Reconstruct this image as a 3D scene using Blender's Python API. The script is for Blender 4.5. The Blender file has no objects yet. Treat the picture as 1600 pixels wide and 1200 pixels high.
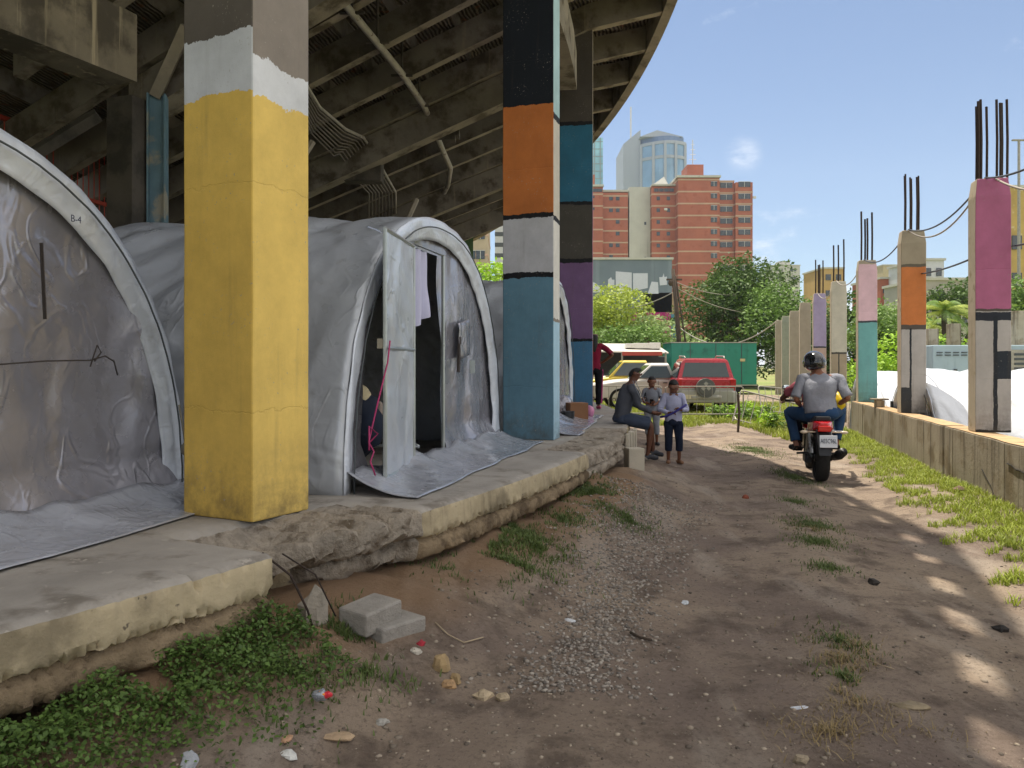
import bpy, bmesh, math, random
import numpy as np
from mathutils import Vector, Matrix, noise
random.seed(7); RNG = np.random.default_rng(7)
SC = bpy.context.scene; COL = SC.collection
PI = math.pi; R_ = math.radians

# ---------------------------------------------------------------- camera
cam = bpy.data.cameras.new('camera'); camo = bpy.data.objects.new('camera', cam); COL.objects.link(camo)
camo.location = (0, 0, 1.5); camo.rotation_euler = (R_(90), 0, 0)
cam.sensor_width = 36; cam.lens = 28.125; cam.shift_y = -0.01875; cam.clip_start = .05; cam.clip_end = 6000
SC.camera = camo
# ---------------------------------------------------------------- sky and sun
SUN = Vector((-.11, .27, 1.)).normalized()
w = bpy.data.worlds.new('World'); SC.world = w; w.use_nodes = True
nt = w.node_tree; nt.nodes.clear()
def nd(nt, t, **k):
    n = nt.nodes.new(t)
    for a, b in k.items():
        if a.startswith('_'): setattr(n, a[1:], b)
        else: n.inputs[a].default_value = b
    return n
sky = nd(nt, 'ShaderNodeTexSky', _sky_type='NISHITA', _sun_disc=False)
sky.sun_elevation = math.asin(SUN.z); sky.sun_rotation = math.atan2(SUN.x, SUN.y)
sky.altitude = 900; sky.air_density = 1.0; sky.dust_density = .7; sky.ozone_density = 1.6
tc = nd(nt, 'ShaderNodeTexCoord'); sep = nd(nt, 'ShaderNodeSeparateXYZ')
nt.links.new(tc.outputs['Generated'], sep.inputs[0])
mp = nd(nt, 'ShaderNodeMapping'); mp.inputs['Scale'].default_value = (1, 1, 2.4); mp.inputs['Location'].default_value = (3.3, .7, .4)
nt.links.new(tc.outputs['Generated'], mp.inputs['Vector'])
n1 = nd(nt, 'ShaderNodeTexNoise', Scale=5.5, Detail=9.0, Roughness=.58); nt.links.new(mp.outputs[0], n1.inputs['Vector'])
# clouds: a bank low over the horizon, thin wisps above
lowm = nd(nt, 'ShaderNodeMapRange'); lowm.inputs[1].default_value = .02; lowm.inputs[2].default_value = .22; lowm.inputs[3].default_value = .2; lowm.inputs[4].default_value = -.12
nt.links.new(sep.outputs['Z'], lowm.inputs[0])
add = nd(nt, 'ShaderNodeMath', _operation='ADD'); nt.links.new(n1.outputs[0], add.inputs[0]); nt.links.new(lowm.outputs[0], add.inputs[1])
cr = nd(nt, 'ShaderNodeMapRange', _interpolation_type='SMOOTHSTEP'); cr.inputs[1].default_value = .53; cr.inputs[2].default_value = .66; cr.inputs[3].default_value = 0; cr.inputs[4].default_value = .85
nt.links.new(add.outputs[0], cr.inputs[0])
# one small cloud beside the towers
dotn = nd(nt, 'ShaderNodeVectorMath', _operation='DISTANCE')
dotn.inputs[1].default_value = Vector((362, 1250, 328)).normalized()
nt.links.new(tc.outputs['Generated'], dotn.inputs[0])
c2 = nd(nt, 'ShaderNodeMapRange', _interpolation_type='SMOOTHSTEP'); c2.inputs[1].default_value = .006; c2.inputs[2].default_value = .026; c2.inputs[3].default_value = .5; c2.inputs[4].default_value = 0
nt.links.new(dotn.outputs['Value'], c2.inputs[0])
n2 = nd(nt, 'ShaderNodeTexNoise', Scale=26.0, Detail=6.0, Roughness=.6); nt.links.new(mp.outputs[0], n2.inputs['Vector'])
m2 = nd(nt, 'ShaderNodeMapRange'); m2.inputs[1].default_value = .42; m2.inputs[2].default_value = .66; nt.links.new(n2.outputs[0], m2.inputs[0])
mu = nd(nt, 'ShaderNodeMath', _operation='MULTIPLY'); nt.links.new(c2.outputs[0], mu.inputs[0]); nt.links.new(m2.outputs[0], mu.inputs[1])
mx = nd(nt, 'ShaderNodeMath', _operation='MAXIMUM'); nt.links.new(cr.outputs[0], mx.inputs[0]); nt.links.new(mu.outputs[0], mx.inputs[1])
mixc = nd(nt, 'ShaderNodeMixRGB', Color2=(7.2, 7.6, 8.2, 1)); nt.links.new(mx.outputs[0], mixc.inputs[0]); nt.links.new(sky.outputs[0], mixc.inputs[1])
# unseen veil of cloud overhead, added to whiten the ambient light
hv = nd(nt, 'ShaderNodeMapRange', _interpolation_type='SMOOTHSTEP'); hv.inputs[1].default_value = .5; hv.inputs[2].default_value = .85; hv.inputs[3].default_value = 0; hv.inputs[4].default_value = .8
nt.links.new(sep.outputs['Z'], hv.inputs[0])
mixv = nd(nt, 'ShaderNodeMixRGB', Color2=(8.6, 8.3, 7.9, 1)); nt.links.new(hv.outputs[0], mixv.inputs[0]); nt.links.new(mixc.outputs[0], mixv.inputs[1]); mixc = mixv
# bright cloud banks added out of view, behind and right, to fill the shade
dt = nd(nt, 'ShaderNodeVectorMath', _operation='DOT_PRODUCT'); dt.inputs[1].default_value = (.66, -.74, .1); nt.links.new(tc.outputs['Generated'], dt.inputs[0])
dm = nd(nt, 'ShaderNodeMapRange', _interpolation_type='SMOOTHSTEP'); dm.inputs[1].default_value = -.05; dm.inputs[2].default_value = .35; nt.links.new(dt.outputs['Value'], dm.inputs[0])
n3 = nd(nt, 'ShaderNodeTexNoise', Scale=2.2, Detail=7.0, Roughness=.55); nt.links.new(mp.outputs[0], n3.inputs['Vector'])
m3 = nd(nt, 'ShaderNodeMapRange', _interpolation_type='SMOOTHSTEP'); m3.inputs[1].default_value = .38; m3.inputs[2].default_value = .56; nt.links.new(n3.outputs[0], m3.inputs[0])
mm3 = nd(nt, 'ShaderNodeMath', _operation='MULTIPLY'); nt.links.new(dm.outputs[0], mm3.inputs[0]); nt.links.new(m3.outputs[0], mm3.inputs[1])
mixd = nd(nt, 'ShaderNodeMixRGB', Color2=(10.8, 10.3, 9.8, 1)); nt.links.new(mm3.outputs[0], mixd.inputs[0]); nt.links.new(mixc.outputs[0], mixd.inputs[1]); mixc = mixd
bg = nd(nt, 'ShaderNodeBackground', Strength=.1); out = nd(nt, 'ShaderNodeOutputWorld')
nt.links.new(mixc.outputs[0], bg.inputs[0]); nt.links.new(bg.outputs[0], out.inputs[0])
sl = bpy.data.lights.new('sun', 'SUN'); sl.energy = 4.2; sl.angle = R_(.53); sl.color = (1, .92, .79)
so = bpy.data.objects.new('sun', sl); COL.objects.link(so); so.rotation_euler = SUN.to_track_quat('Z', 'Y').to_euler()
so.location = (0, 0, 60)
SC.view_settings.view_transform = 'Standard'; SC.view_settings.look = 'None'; SC.view_settings.gamma = 1
SC.view_settings.exposure = 0.55
SC.render.engine = 'CYCLES'
SC.cycles.max_bounces = 8; SC.cycles.diffuse_bounces = 4; SC.cycles.glossy_bounces = 3; SC.cycles.caustics_reflective = False; SC.cycles.caustics_refractive = False

# ---------------------------------------------------------------- materials
def hx(h):
    c = [int(h[i:i+2], 16)/255 for i in (0, 2, 4)]
    return tuple(((x+.055)/1.055)**2.4 if x > .04 else x/12.92 for x in c)
MATS = {}
def base_mat(name):
    m = bpy.data.materials.new(name); m.use_nodes = True; nt = m.node_tree
    return m, nt, nt.nodes['Principled BSDF']
def math_(nt, op, a, b=None, c=None):
    n = nt.nodes.new('ShaderNodeMath'); n.operation = op
    for i, v in enumerate((a, b, c)):
        if v is None: continue
        if isinstance(v, (int, float)): n.inputs[i].default_value = v
        else: nt.links.new(v, n.inputs[i])
    return n.outputs[0]
def mapr(nt, v, a, b, c=0., d=1., smooth=False):
    n = nt.nodes.new('ShaderNodeMapRange')
    if smooth: n.interpolation_type = 'SMOOTHSTEP'
    nt.links.new(v, n.inputs[0])
    for i, x in enumerate((a, b, c, d)): n.inputs[i+1].default_value = x
    return n.outputs[0]
def noi(nt, vec, sc, det=4., ro=.55, dist=0.):
    n = nt.nodes.new('ShaderNodeTexNoise'); n.inputs['Scale'].default_value = sc; n.inputs['Detail'].default_value = det
    n.inputs['Roughness'].default_value = ro; n.inputs['Distortion'].default_value = dist
    nt.links.new(vec, n.inputs['Vector']); return n.outputs[0]
def scl(nt, vec, s):
    n = nt.nodes.new('ShaderNodeMapping'); n.inputs['Scale'].default_value = s; nt.links.new(vec, n.inputs['Vector']); return n.outputs[0]
def mixc_(nt, f, a, b, mode='MIX'):
    n = nt.nodes.new('ShaderNodeMixRGB'); n.blend_type = mode
    if isinstance(f, (int, float)): n.inputs[0].default_value = f
    else: nt.links.new(f, n.inputs[0])
    for i, v in ((1, a), (2, b)):
        if isinstance(v, tuple): n.inputs[i].default_value = (*v[:3], 1)
        else: nt.links.new(v, n.inputs[i])
    return n.outputs[0]
def bump_(nt, bs, parts):
    prev = None
    for h, st, di in parts:
        b = nt.nodes.new('ShaderNodeBump'); b.inputs['Strength'].default_value = st; b.inputs['Distance'].default_value = di
        nt.links.new(h, b.inputs['Height'])
        if prev: nt.links.new(prev, b.inputs['Normal'])
        prev = b.outputs[0]
    nt.links.new(prev, bs.inputs['Normal'])
def objc(nt):
    return nt.nodes.new('ShaderNodeTexCoord').outputs['Object']
def M(name, col, rough=.8, metal=0., var=.18, sc=3., bump=.0, bsc=40., streak=None, spots=None, spec=.5, coat=0., bdist=.01, second=None):
    """general surface: base colour with mottling, optional vertical streaks, spots, bump"""
    if name in MATS: return MATS[name]
    m, nt, bs = base_mat(name); MATS[name] = m
    if isinstance(col, str): col = hx(col)
    oc = objc(nt)
    n = noi(nt, oc, sc, 6, .6)
    f = mapr(nt, n, .3, .7)
    lo = tuple(c*(1-var) for c in col); hi = tuple(min(1, c*(1+var)) for c in col)
    c = mixc_(nt, f, lo, hi)
    if second:
        c = mixc_(nt, mapr(nt, noi(nt, oc, second[1], 7, .62), second[2], second[3], 0, 1, True), c, hx(second[0]) if isinstance(second[0], str) else second[0])
    if streak:
        s = noi(nt, scl(nt, oc, (1, 1, .06)), streak[1], 4, .6)
        c = mixc_(nt, mapr(nt, s, streak[2], streak[3], 0, streak[4] if len(streak) > 4 else .8, True), c, hx(streak[0]))
    if spots:
        s = noi(nt, oc, spots[1], 3, .7)
        c = mixc_(nt, mapr(nt, s, spots[2], spots[2]+.04, 0, 1), c, hx(spots[0]))
    nt.links.new(c, bs.inputs['Base Color'])
    r = mapr(nt, noi(nt, oc, sc*2.3, 4), .3, .7, max(0, rough-.08), min(1, rough+.08)); nt.links.new(r, bs.inputs['Roughness'])
    bs.inputs['Metallic'].default_value = metal; bs.inputs['Specular IOR Level'].default_value = spec
    bs.inputs['Coat Weight'].default_value = coat
    if bump:
        bump_(nt, bs, [(noi(nt, oc, bsc, 6, .65), bump, bdist)])
    return m
def paint(name, base, zones, u='Y', rough=.75, wob=.02, bump=.35, streak=None):
    """painted face: zones (u0,u1,z0,z1,colour) over a base colour in object coordinates"""
    m, nt, bs = base_mat(name)
    oc = objc(nt); sp = nt.nodes.new('ShaderNodeSeparateXYZ'); nt.links.new(oc, sp.inputs[0])
    nz = noi(nt, oc, 5.5, 5, .6); nf = noi(nt, oc, 60, 3, .6)
    off = math_(nt, 'ADD', math_(nt, 'MULTIPLY', math_(nt, 'SUBTRACT', nz, .5), wob*4), math_(nt, 'MULTIPLY', math_(nt, 'SUBTRACT', nf, .5), wob*1.2))
    zz = math_(nt, 'ADD', sp.outputs['Z'], off); uu = math_(nt, 'ADD', sp.outputs[u], math_(nt, 'MULTIPLY', off, .6))
    c = hx(base)
    for z in zones:
        u0, u1, z0, z1, col = z[:5]
        f = math_(nt, 'LESS_THAN', math_(nt, 'ABSOLUTE', math_(nt, 'SUBTRACT', zz, (z0+z1)/2)), (z1-z0)/2)
        if u1-u0 < 5:
            f = math_(nt, 'MULTIPLY', f, math_(nt, 'LESS_THAN', math_(nt, 'ABSOLUTE', math_(nt, 'SUBTRACT', uu, (u0+u1)/2)), (u1-u0)/2))
        c = mixc_(nt, f, c, hx(col))
    big = mapr(nt, noi(nt, oc, 1.9, 9, .7), .3, .72, .76, 1.12)
    gr = nt.nodes.new('ShaderNodeCombineXYZ')
    for i in range(3): nt.links.new(big, gr.inputs[i])
    c = mixc_(nt, 1., c, gr.outputs[0], 'MULTIPLY')
    # grime low down, drips and chips
    st = noi(nt, scl(nt, oc, (1, 1, .07)), 9, 4, .6)
    c = mixc_(nt, mapr(nt, st, .58, .8, 0, .22, True), c, hx(streak or '5a5040'))
    low = math_(nt, 'MULTIPLY', mapr(nt, sp.outputs['Z'], .0, .5, .7, 0), mapr(nt, noi(nt, oc, 7, 6, .7), .35, .65))
    c = mixc_(nt, low, c, hx('4a4236'))
    chip = math_(nt, 'MULTIPLY', mapr(nt, noi(nt, oc, 38, 3, .8), .63, .66), mapr(nt, noi(nt, oc, 3.1, 3), .48, .6))
    c = mixc_(nt, chip, c, hx('9a938a'))
    nt.links.new(c, bs.inputs['Base Color']); bs.inputs['Roughness'].default_value = rough; bs.inputs['Specular IOR Level'].default_value = .3
    seam = mapr(nt, math_(nt, 'ABSOLUTE', math_(nt, 'SUBTRACT', math_(nt, 'FRACT', math_(nt, 'DIVIDE', math_(nt, 'ADD', zz, .02), 1.28)), .5)), 0, .006)
    bump_(nt, bs, [(noi(nt, scl(nt, oc, (1, 1, .3)), 9, 8, .7), bump, .012), (noi(nt, oc, 120, 3, .7), bump*.6, .003), (seam, .5, .006)])
    return m

# ---------------------------------------------------------------- mesh building
class MB:
    def __init__(s): s.v = []; s.f = []; s.m = []
    def add(s, vs, fs, mi=0):
        o = len(s.v); s.v += [tuple(v) for v in vs]; s.f += [tuple(i+o for i in f) for f in fs]
        s.m += ([mi]*len(fs) if isinstance(mi, int) else list(mi)); return s
    def box(s, c, d, mi=0, rot=None, taper=(1, 1)):
        x, y, z = (k/2 for k in d); vs = []
        for sz in (-1, 1):
            tx, ty = taper if sz == 1 else (1, 1)
            for sx, sy in ((-1, -1), (1, -1), (1, 1), (-1, 1)):
                p = Vector((sx*x*tx, sy*y*ty, sz*z))
                if rot is not None: p = rot @ p
                vs.append(p+Vector(c))
        return s.add(vs, [(3, 2, 1, 0), (4, 5, 6, 7), (0, 1, 5, 4), (1, 2, 6, 5), (2, 3, 7, 6), (3, 0, 4, 7)], mi)
    def tube(s, pts, r, n=8, mi=0, cap=True):
        pts = [Vector(p) for p in pts]; k = len(pts)
        rs = r if isinstance(r, (list, tuple)) else [r]*k
        up = None; vs = []
        for i, p in enumerate(pts):
            t = (pts[min(i+1, k-1)]-pts[max(i-1, 0)])
            t = t.normalized() if t.length > 1e-9 else Vector((0, 0, 1))
            if up is None:
                up = Vector((0, 0, 1)) if abs(t.z) < .9 else Vector((1, 0, 0))
            a = t.cross(up)
            if a.length < 1e-4: a = t.orthogonal()
            a.normalize(); b = t.cross(a).normalized(); up = -b if b.dot(up) < 0 else b; 
            b = a.cross(t).normalized(); up = b
            for j in range(n):
                an = 2*PI*j/n; vs.append(p+a*math.cos(an)*rs[i]+b*math.sin(an)*rs[i])
        fs = [(i*n+j, i*n+(j+1) % n, (i+1)*n+(j+1) % n, (i+1)*n+j) for i in range(k-1) for j in range(n)]
        if cap: fs += [tuple(range(n)), tuple((k-1)*n+j for j in reversed(range(n)))]
        return s.add(vs, fs, mi)
    def loft(s, rings, mi=0, cap=True, close=True):
        n = len(rings[0]); k = len(rings); vs = [p for r in rings for p in r]
        m = n if close else n-1
        fs = [(i*n+j, i*n+(j+1) % n, (i+1)*n+(j+1) % n, (i+1)*n+j) for i in range(k-1) for j in range(m)]
        if cap: fs += [tuple(reversed(range(n))), tuple((k-1)*n+j for j in range(n))]
        return s.add(vs, fs, mi)
    def ell(s, c, rad, n=10, k=7, mi=0, rot=None, z0=-1., z1=1.):
        rings = []
        for i in range(k+1):
            z = math.sin(-PI/2+PI*i/k); z = max(z0, min(z1, z)); rr = math.sqrt(max(0.0008, 1-z*z)); ring = []
            for j in range(n):
                an = 2*PI*j/n; p = Vector((math.cos(an)*rr*rad[0], math.sin(an)*rr*rad[1], z*rad[2]))
                if rot is not None: p = rot @ p
                ring.append(p+Vector(c))
            rings.append(ring)
        return s.loft(rings, mi)
    def grid(s, fn, nu, nv, mi=0, skip=None):
        vs = [fn(i/nu, j/nv) for i in range(nu+1) for j in range(nv+1)]
        fs = [(i*(nv+1)+j, (i+1)*(nv+1)+j, (i+1)*(nv+1)+j+1, i*(nv+1)+j+1) for i in range(nu) for j in range(nv) if not (skip and skip((i+.5)/nu, (j+.5)/nv))]
        return s.add(vs, fs, mi)
    def prism(s, poly, y0, y1, axis='y', mi=0):
        """extrude a 2-D outline (a,b) between y0 and y1; axis y: (a,y,b), x: (x,a,b), z: (a,b,z)"""
        mk = {'y': lambda a, b, t: (a, t, b), 'x': lambda a, b, t: (t, a, b), 'z': lambda a, b, t: (a, b, t)}[axis]
        n = len(poly); vs = [mk(a, b, y0) for a, b in poly]+[mk(a, b, y1) for a, b in poly]
        fs = [(i, (i+1) % n, n+(i+1) % n, n+i) for i in range(n)]+[tuple(reversed(range(n))), tuple(range(n, 2*n))]
        return s.add(vs, fs, mi)
    def xf(s, mat):
        s.v = [tuple(mat @ Vector(v)) for v in s.v]; return s
    def build(s, name, mats, parent=None, smooth=False, bevel=0., world=False, solid=0., fix=True):
        me = bpy.data.meshes.new(name); me.from_pydata([tuple(v) for v in s.v], [], s.f)
        if not isinstance(mats, (list, tuple)): mats = [mats]
        for m in mats: me.materials.append(m)
        if len(mats) > 1: me.polygons.foreach_set('material_index', s.m)
        if fix:
            b = bmesh.new(); b.from_mesh(me); bmesh.ops.recalc_face_normals(b, faces=b.faces); b.to_mesh(me); b.free()
        if smooth: me.shade_smooth()
        o = bpy.data.objects.new(name, me); COL.objects.link(o)
        if bevel:
            md = o.modifiers.new('b', 'BEVEL'); md.width = bevel; md.segments = 2; md.limit_method = 'ANGLE'; md.angle_limit = R_(40)
        if solid:
            md = o.modifiers.new('s', 'SOLIDIFY'); md.thickness = solid; md.offset = 0
        if parent is not None:
            o.parent = parent
            if world: o.matrix_parent_inverse = (Matrix.Translation(parent.location) @ parent.rotation_euler.to_matrix().to_4x4()).inverted()
        return o
def fastmesh(name, V, F, mats, mi=None, smooth=False, parent=None):
    """numpy mesh: V (n,3), F (m,k)"""
    me = bpy.data.meshes.new(name); k = F.shape[1]
    me.vertices.add(len(V)); me.vertices.foreach_set('co', V.astype(np.float32).ravel())
    me.loops.add(F.size); me.loops.foreach_set('vertex_index', F.astype(np.int32).ravel())
    me.polygons.add(len(F)); me.polygons.foreach_set('loop_start', np.arange(0, F.size, k, dtype=np.int32)); me.polygons.foreach_set('loop_total', np.full(len(F), k, dtype=np.int32))
    if not isinstance(mats, (list, tuple)): mats = [mats]
    for m in mats: me.materials.append(m)
    if mi is not None: me.polygons.foreach_set('material_index', mi.astype(np.int32))
    me.update(); me.validate()
    if smooth: me.shade_smooth()
    o = bpy.data.objects.new(name, me); COL.objects.link(o)
    if parent is not None: o.parent = parent
    return o
def tag(o, label=None, cat=None, group=None, kind=None):
    for k, v in (('label', label), ('category', cat), ('group', group), ('kind', kind)):
        if v: o[k] = v
    return o
def thing(name, label, cat, loc=(0, 0, 0), rz=0., group=None):
    o = bpy.data.objects.new(name, None); COL.objects.link(o); o.location = loc; o.rotation_euler = (0, 0, rz)
    o.empty_display_size = .2
    return tag(o, label, cat, group)
def copy_tree(o, parent=None):
    c = o.copy(); COL.objects.link(c)
    if parent is not None: c.parent = parent
    for ch in [x for x in SC.objects if x.parent is o] if False else list(o.children): copy_tree(ch, c)
    return c
def rotm(axis, a): return Matrix.Rotation(a, 3, axis)
def nz(x, y, z=0., s=1.): return noise.noise((x*s, y*s, z*s))
def fbm(x, y, z=0., s=1., o=4): return noise.fractal((x*s, y*s, z*s), 1., 2., o)
def sst(a, b, x):
    t = max(0., min(1., (x-a)/(b-a))); return t*t*(3-2*t)

# plan of the curved stand: a circle centred at (CX, CY)
CX, CY = -26., 17.
RS = 28.2          # edge of the raised walkway
RC = 28.5           # mean outer edge of the canopy
def re(th): return 28.6-.06*max(-14, min(12, th))-.04*max(0, min(14, -14-th))      # outer edge by angle (the stand is not quite round)
def hbt(r, th):                                         # height of the rib undersides
    h = 7.3-.04*max(-30, min(30, th))
    return h+.2*(r-27.5) if r > 27.5 else h-.43*(27.5-r)
def pol(r, deg, z=0.):
    t = R_(deg); return Vector((CX+r*math.cos(t), CY+r*math.sin(t), z))
def topol(x, y): return math.hypot(x-CX, y-CY), math.degrees(math.atan2(y-CY, x-CX))
WALLX = lambda y: 5.35+.253*(y-9.375)      # road-side face of the low wall on the right
# ================================================================ GROUND
def gh(x, y):
    r, t = topol(x, y); d = r-RS
    far = 1-sst(-17, -11.5, t)*.75
    b = .27*(1-sst(-.05, 1.0, d))*far if d > -1.2 else .2
    b *= 1+.35*fbm(x, y, 3, 1.7)
    z = b + .035*fbm(x, y, 0, .45) + .016*fbm(x, y, 5, 2.2)
    if d > .8:
        # wheel ruts either side of the grassy strip, verge rising to the wall
        c = -.9+.33*(y) if False else None
        s = x-(.62+.30*y-.0035*y*y)
        z -= .03*math.exp(-((s-.95)/.35)**2)+.03*math.exp(-((s+.75)/.4)**2)
        z += .02*math.exp(-(s/.3)**2)
    w = WALLX(y)-x
    if y < 18: z += .07*(1-sst(.1, 1.2, w))
    if y < 30 and w < -.05: z = -.78
    return z*(1 if y < 30 else max(0, 1-(y-30)/4))
def dirt(name):
    m, nt, bs = base_mat(name); oc = objc(nt)
    n1 = noi(nt, oc, .55, 8, .6, .4); n2 = noi(nt, oc, 2.7, 8, .65, .2); n3 = noi(nt, oc, 38, 6, .7)
    c = mixc_(nt, mapr(nt, n1, .36, .64, 0, 1, True), hx('84756a'), hx('a3927f'))
    c = mixc_(nt, mapr(nt, n2, .46, .66, 0, .85, True), c, hx('675a50'))
    c = mixc_(nt, mapr(nt, noi(nt, scl(nt, oc, (1.6, .35, 1)), 1.5, 6, .6), .52, .68, 0, .6, True), c, hx('b0a394'))
    c = mixc_(nt, mapr(nt, n3, .52, .66, 0, .5), c, hx('554b42'))
    c = mixc_(nt, mapr(nt, noi(nt, oc, 85, 3, .7), .66, .72, 0, .8), c, hx('b9ad9c'))
    # steep faces of the bank are bare reddish soil
    g = nt.nodes.new('ShaderNodeNewGeometry'); sp = nt.nodes.new('ShaderNodeSeparateXYZ'); nt.links.new(oc, sp.inputs[0])
    c = mixc_(nt, mapr(nt, sp.outputs['Z'], .1, .24, 0, .7, True), c, hx('8d7052'))
    nt.links.new(c, bs.inputs['Base Color']); bs.inputs['Roughness'].default_value = .95; bs.inputs['Specular IOR Level'].default_value = .15
    bump_(nt, bs, [(noi(nt, oc, 5, 9, .75), .7, .07), (noi(nt, oc, 30, 7, .8), .7, .02), (noi(nt, oc, 130, 3, .7), .5, .005)])
    return m
mdirt = dirt('dirt')
xs = np.arange(-3.2, 13.2, .085); ys = [-2.]
while ys[-1] < 40: ys.append(ys[-1]+max(.06, .016*abs(ys[-1])))
V = np.array([(x, y, gh(x, y)) for y in ys for x in xs]); nx_ = len(xs); ny_ = len(ys)
idx = np.arange(nx_*ny_).reshape(ny_, nx_)
F = np.stack([idx[:-1, :-1], idx[:-1, 1:], idx[1:, 1:], idx[1:, :-1]], -1).reshape(-1, 4)
cc = V[F].mean(1)
rr = np.hypot(cc[:, 0]-CX, cc[:, 1]-CY)
road = (rr > RS+1.0+.2*np.sin(cc[:, 1]*1.3)) & (cc[:, 0] < 5.35+.253*(cc[:, 1]-9.375)-1.15+.2*np.sin(cc[:, 1]*2.1)) & (cc[:, 1] < 20.5+.2*cc[:, 0]) & (rr < 35)
tag(fastmesh('dirt_road', V, F[road], mdirt, smooth=True), kind='structure')
tag(fastmesh('ground', V, F[~road], mdirt, smooth=True), kind='structure')
mfar = M('far_ground', '7f8a4a', .95, sc=.15, var=.3, second=('9a8762', .12, .5, .62), bump=.4, bsc=3, bdist=.2)
mb = MB(); xa, xb, ya, yb = float(xs[0]), float(xs[-1]), ys[0], ys[-1]
for x0, x1, y0, y1 in ((-360, 520, -80, ya), (-360, 520, yb, 760), (-360, xa, ya, yb), (xb, 520, ya, yb)):
    mb.add([(x0, y0, -.05), (x1, y0, -.05), (x1, y1, -.05), (x0, y1, -.05)], [(0, 1, 2, 3)])
tag(mb.build('terrain', mfar), kind='structure')
# ================================================================ RAISED WALKWAY (structure)
mtop = M('walk_top', '9d978e', .9, var=.22, sc=1.3, second=('7b746a', 3.2, .5, .7), spots=('a8a196', 14, .64), bump=.5, bsc=30, bdist=.012, spec=.2)
mface = M('walk_face', 'b0a285', .9, var=.2, sc=1.6, second=('857a64', 1.7, .48, .66), streak=('6f6450', 14, .55, .75, .5), spots=('6b6254', 13, .66), bump=.55, bsc=22, bdist=.015, spec=.2)
mlow = M('walk_low', '8b7a62', .95, var=.25, sc=3, second=('655746', 5, .48, .62), bump=.9, bsc=18, bdist=.03, spec=.1)
mrub = M('walk_broken', 'a3998b', .95, var=.25, sc=5, second=('766b5d', 7, .5, .66), spots=('9a9184', 22, .6), bump=1., bsc=16, bdist=.05, spec=.1)
def broken(t):   # 0 clean .. 1 broken, by angle
    n = .25*nz(t*3, 1.7)
    a = sst(-28.08, -27.97, t+n*.12)*(1-sst(-25.7, -25.2, t+n))
    b = sst(-18.6, -18.1, t+n)*(1-sst(-12.3, -11.9, t))
    return a, b
def edge_profile(t):
    a, b = broken(t)
    hole = a*(1-sst(-27.5, -26.6, t))
    e = .30*hole+.04*a+.02*b; bulge = .05*sst(-17.9, -17, t)*(1-sst(-14, -13.2, t)) - .14*sst(-9, 0, t)
    lip = 0
    prof = [(-15.5, .62, 0), (-7, .62, 0), (-3, .62, 0), (-1.6, .62, 0), (-1.0, .62, 0), (-.75, .62, 0), (-.6, .62, 0), (-.47, .62, 0), (-.36, .62, 0), (-.26, .62, 0), (-.17, .62, 0), (-.09, .62, 0), (-.03, .618, 0),
            (0, .6, 1), (.004, .57, 1), (.006, .54, 1), (.006, .51, 1), (.008, .48, 1), (.01, .455, 1), (.004, .44, 1), (-.035, .43, 2), (-.03, .415, 2), (-.005, .40, 2), (0, .375, 2), (.0, .35, 2), (-.004, .325, 2), (-.02, .305, 2), (-.07, .295, 2), (-.18, .27, 3), (-.35, .22, 3), (-.6, .1, 3)]
    out = []
    for i, (d, z, m) in enumerate(prof):
        q = noise.noise((t*9, i*.21, 3)); q2 = noise.noise((t*30, i*.35, 9)); q3 = noise.noise((t*4, i*.12, 5))
        br = max(a, b*.8)
        if i >= 5:
            k = min(1, max(0, (d+.75)/.45)) if i < 13 else 1
            dd = d-e*k*(1 if i < 20 else .7)+bulge*k
            if i >= 15: dd -= (.26*hole*sst(15, 18, i) + .12*a*sst(17, 20, i))
            if br > .05:
                dd += br*k*(.09*q3+.055*q+.03*q2); 
                zz = z + br*k*((.05*q+.045*q3-.03*(i < 16)*k) if i < 28 else 0) + br*k*.02*q2 - hole*k*(.10 if i < 20 else 0)
                mi = 3 if (br*k > .3) else m
            else:
                q4 = noise.noise((t*42, i*.1, 1)); dd += .008*q+.006*q2*(i > 11); zz = z+.004*q+(.034*q4+.02*q2+.008*q if 18 <= i <= 21 else 0); dd += (-.03 if (q4 < -.05 and i in (18, 19)) else 0)+(.03*q+.02*q2+.02*q3 if 25 <= i <= 27 else 0)
                chipe = max(0, noise.noise((t*7, 7, 2))-.25)*.07
                if 11 <= i <= 14: dd -= chipe; zz -= chipe*.5
                mi = m
        else: dd, zz, mi = d, z, m
        out.append((RS+dd, zz, mi))
    return out
ts = []; t = -52.
while t < 24.: ts.append(t); t += .4 if t < -35 else (.035 if t < -22 else (.075 if t < -11 else .25))
V = []; MI = []
for t in ts:
    pr = edge_profile(t); V += [tuple(pol(r, t, z)) for r, z, m in pr]; MI.append([p[2] for p in pr])
npf = len(pr); idx = np.arange(len(V)).reshape(len(ts), npf)
F = np.stack([idx[:-1, :-1], idx[1:, :-1], idx[1:, 1:], idx[:-1, 1:]], -1).reshape(-1, 4); MI = np.array(MI)[:-1, :-1].ravel()
pv = fastmesh('pavement', np.array(V), F, [mtop, mface, mlow, mrub], MI)
b = bmesh.new(); b.from_mesh(pv.data); bmesh.ops.recalc_face_normals(b, faces=b.faces); b.to_mesh(pv.data); b.free(); pv.data.shade_smooth()
pv.data.set_sharp_from_angle(angle=R_(50)) if hasattr(pv.data, 'set_sharp_from_angle') else None
tag(pv, kind='structure')
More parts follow.
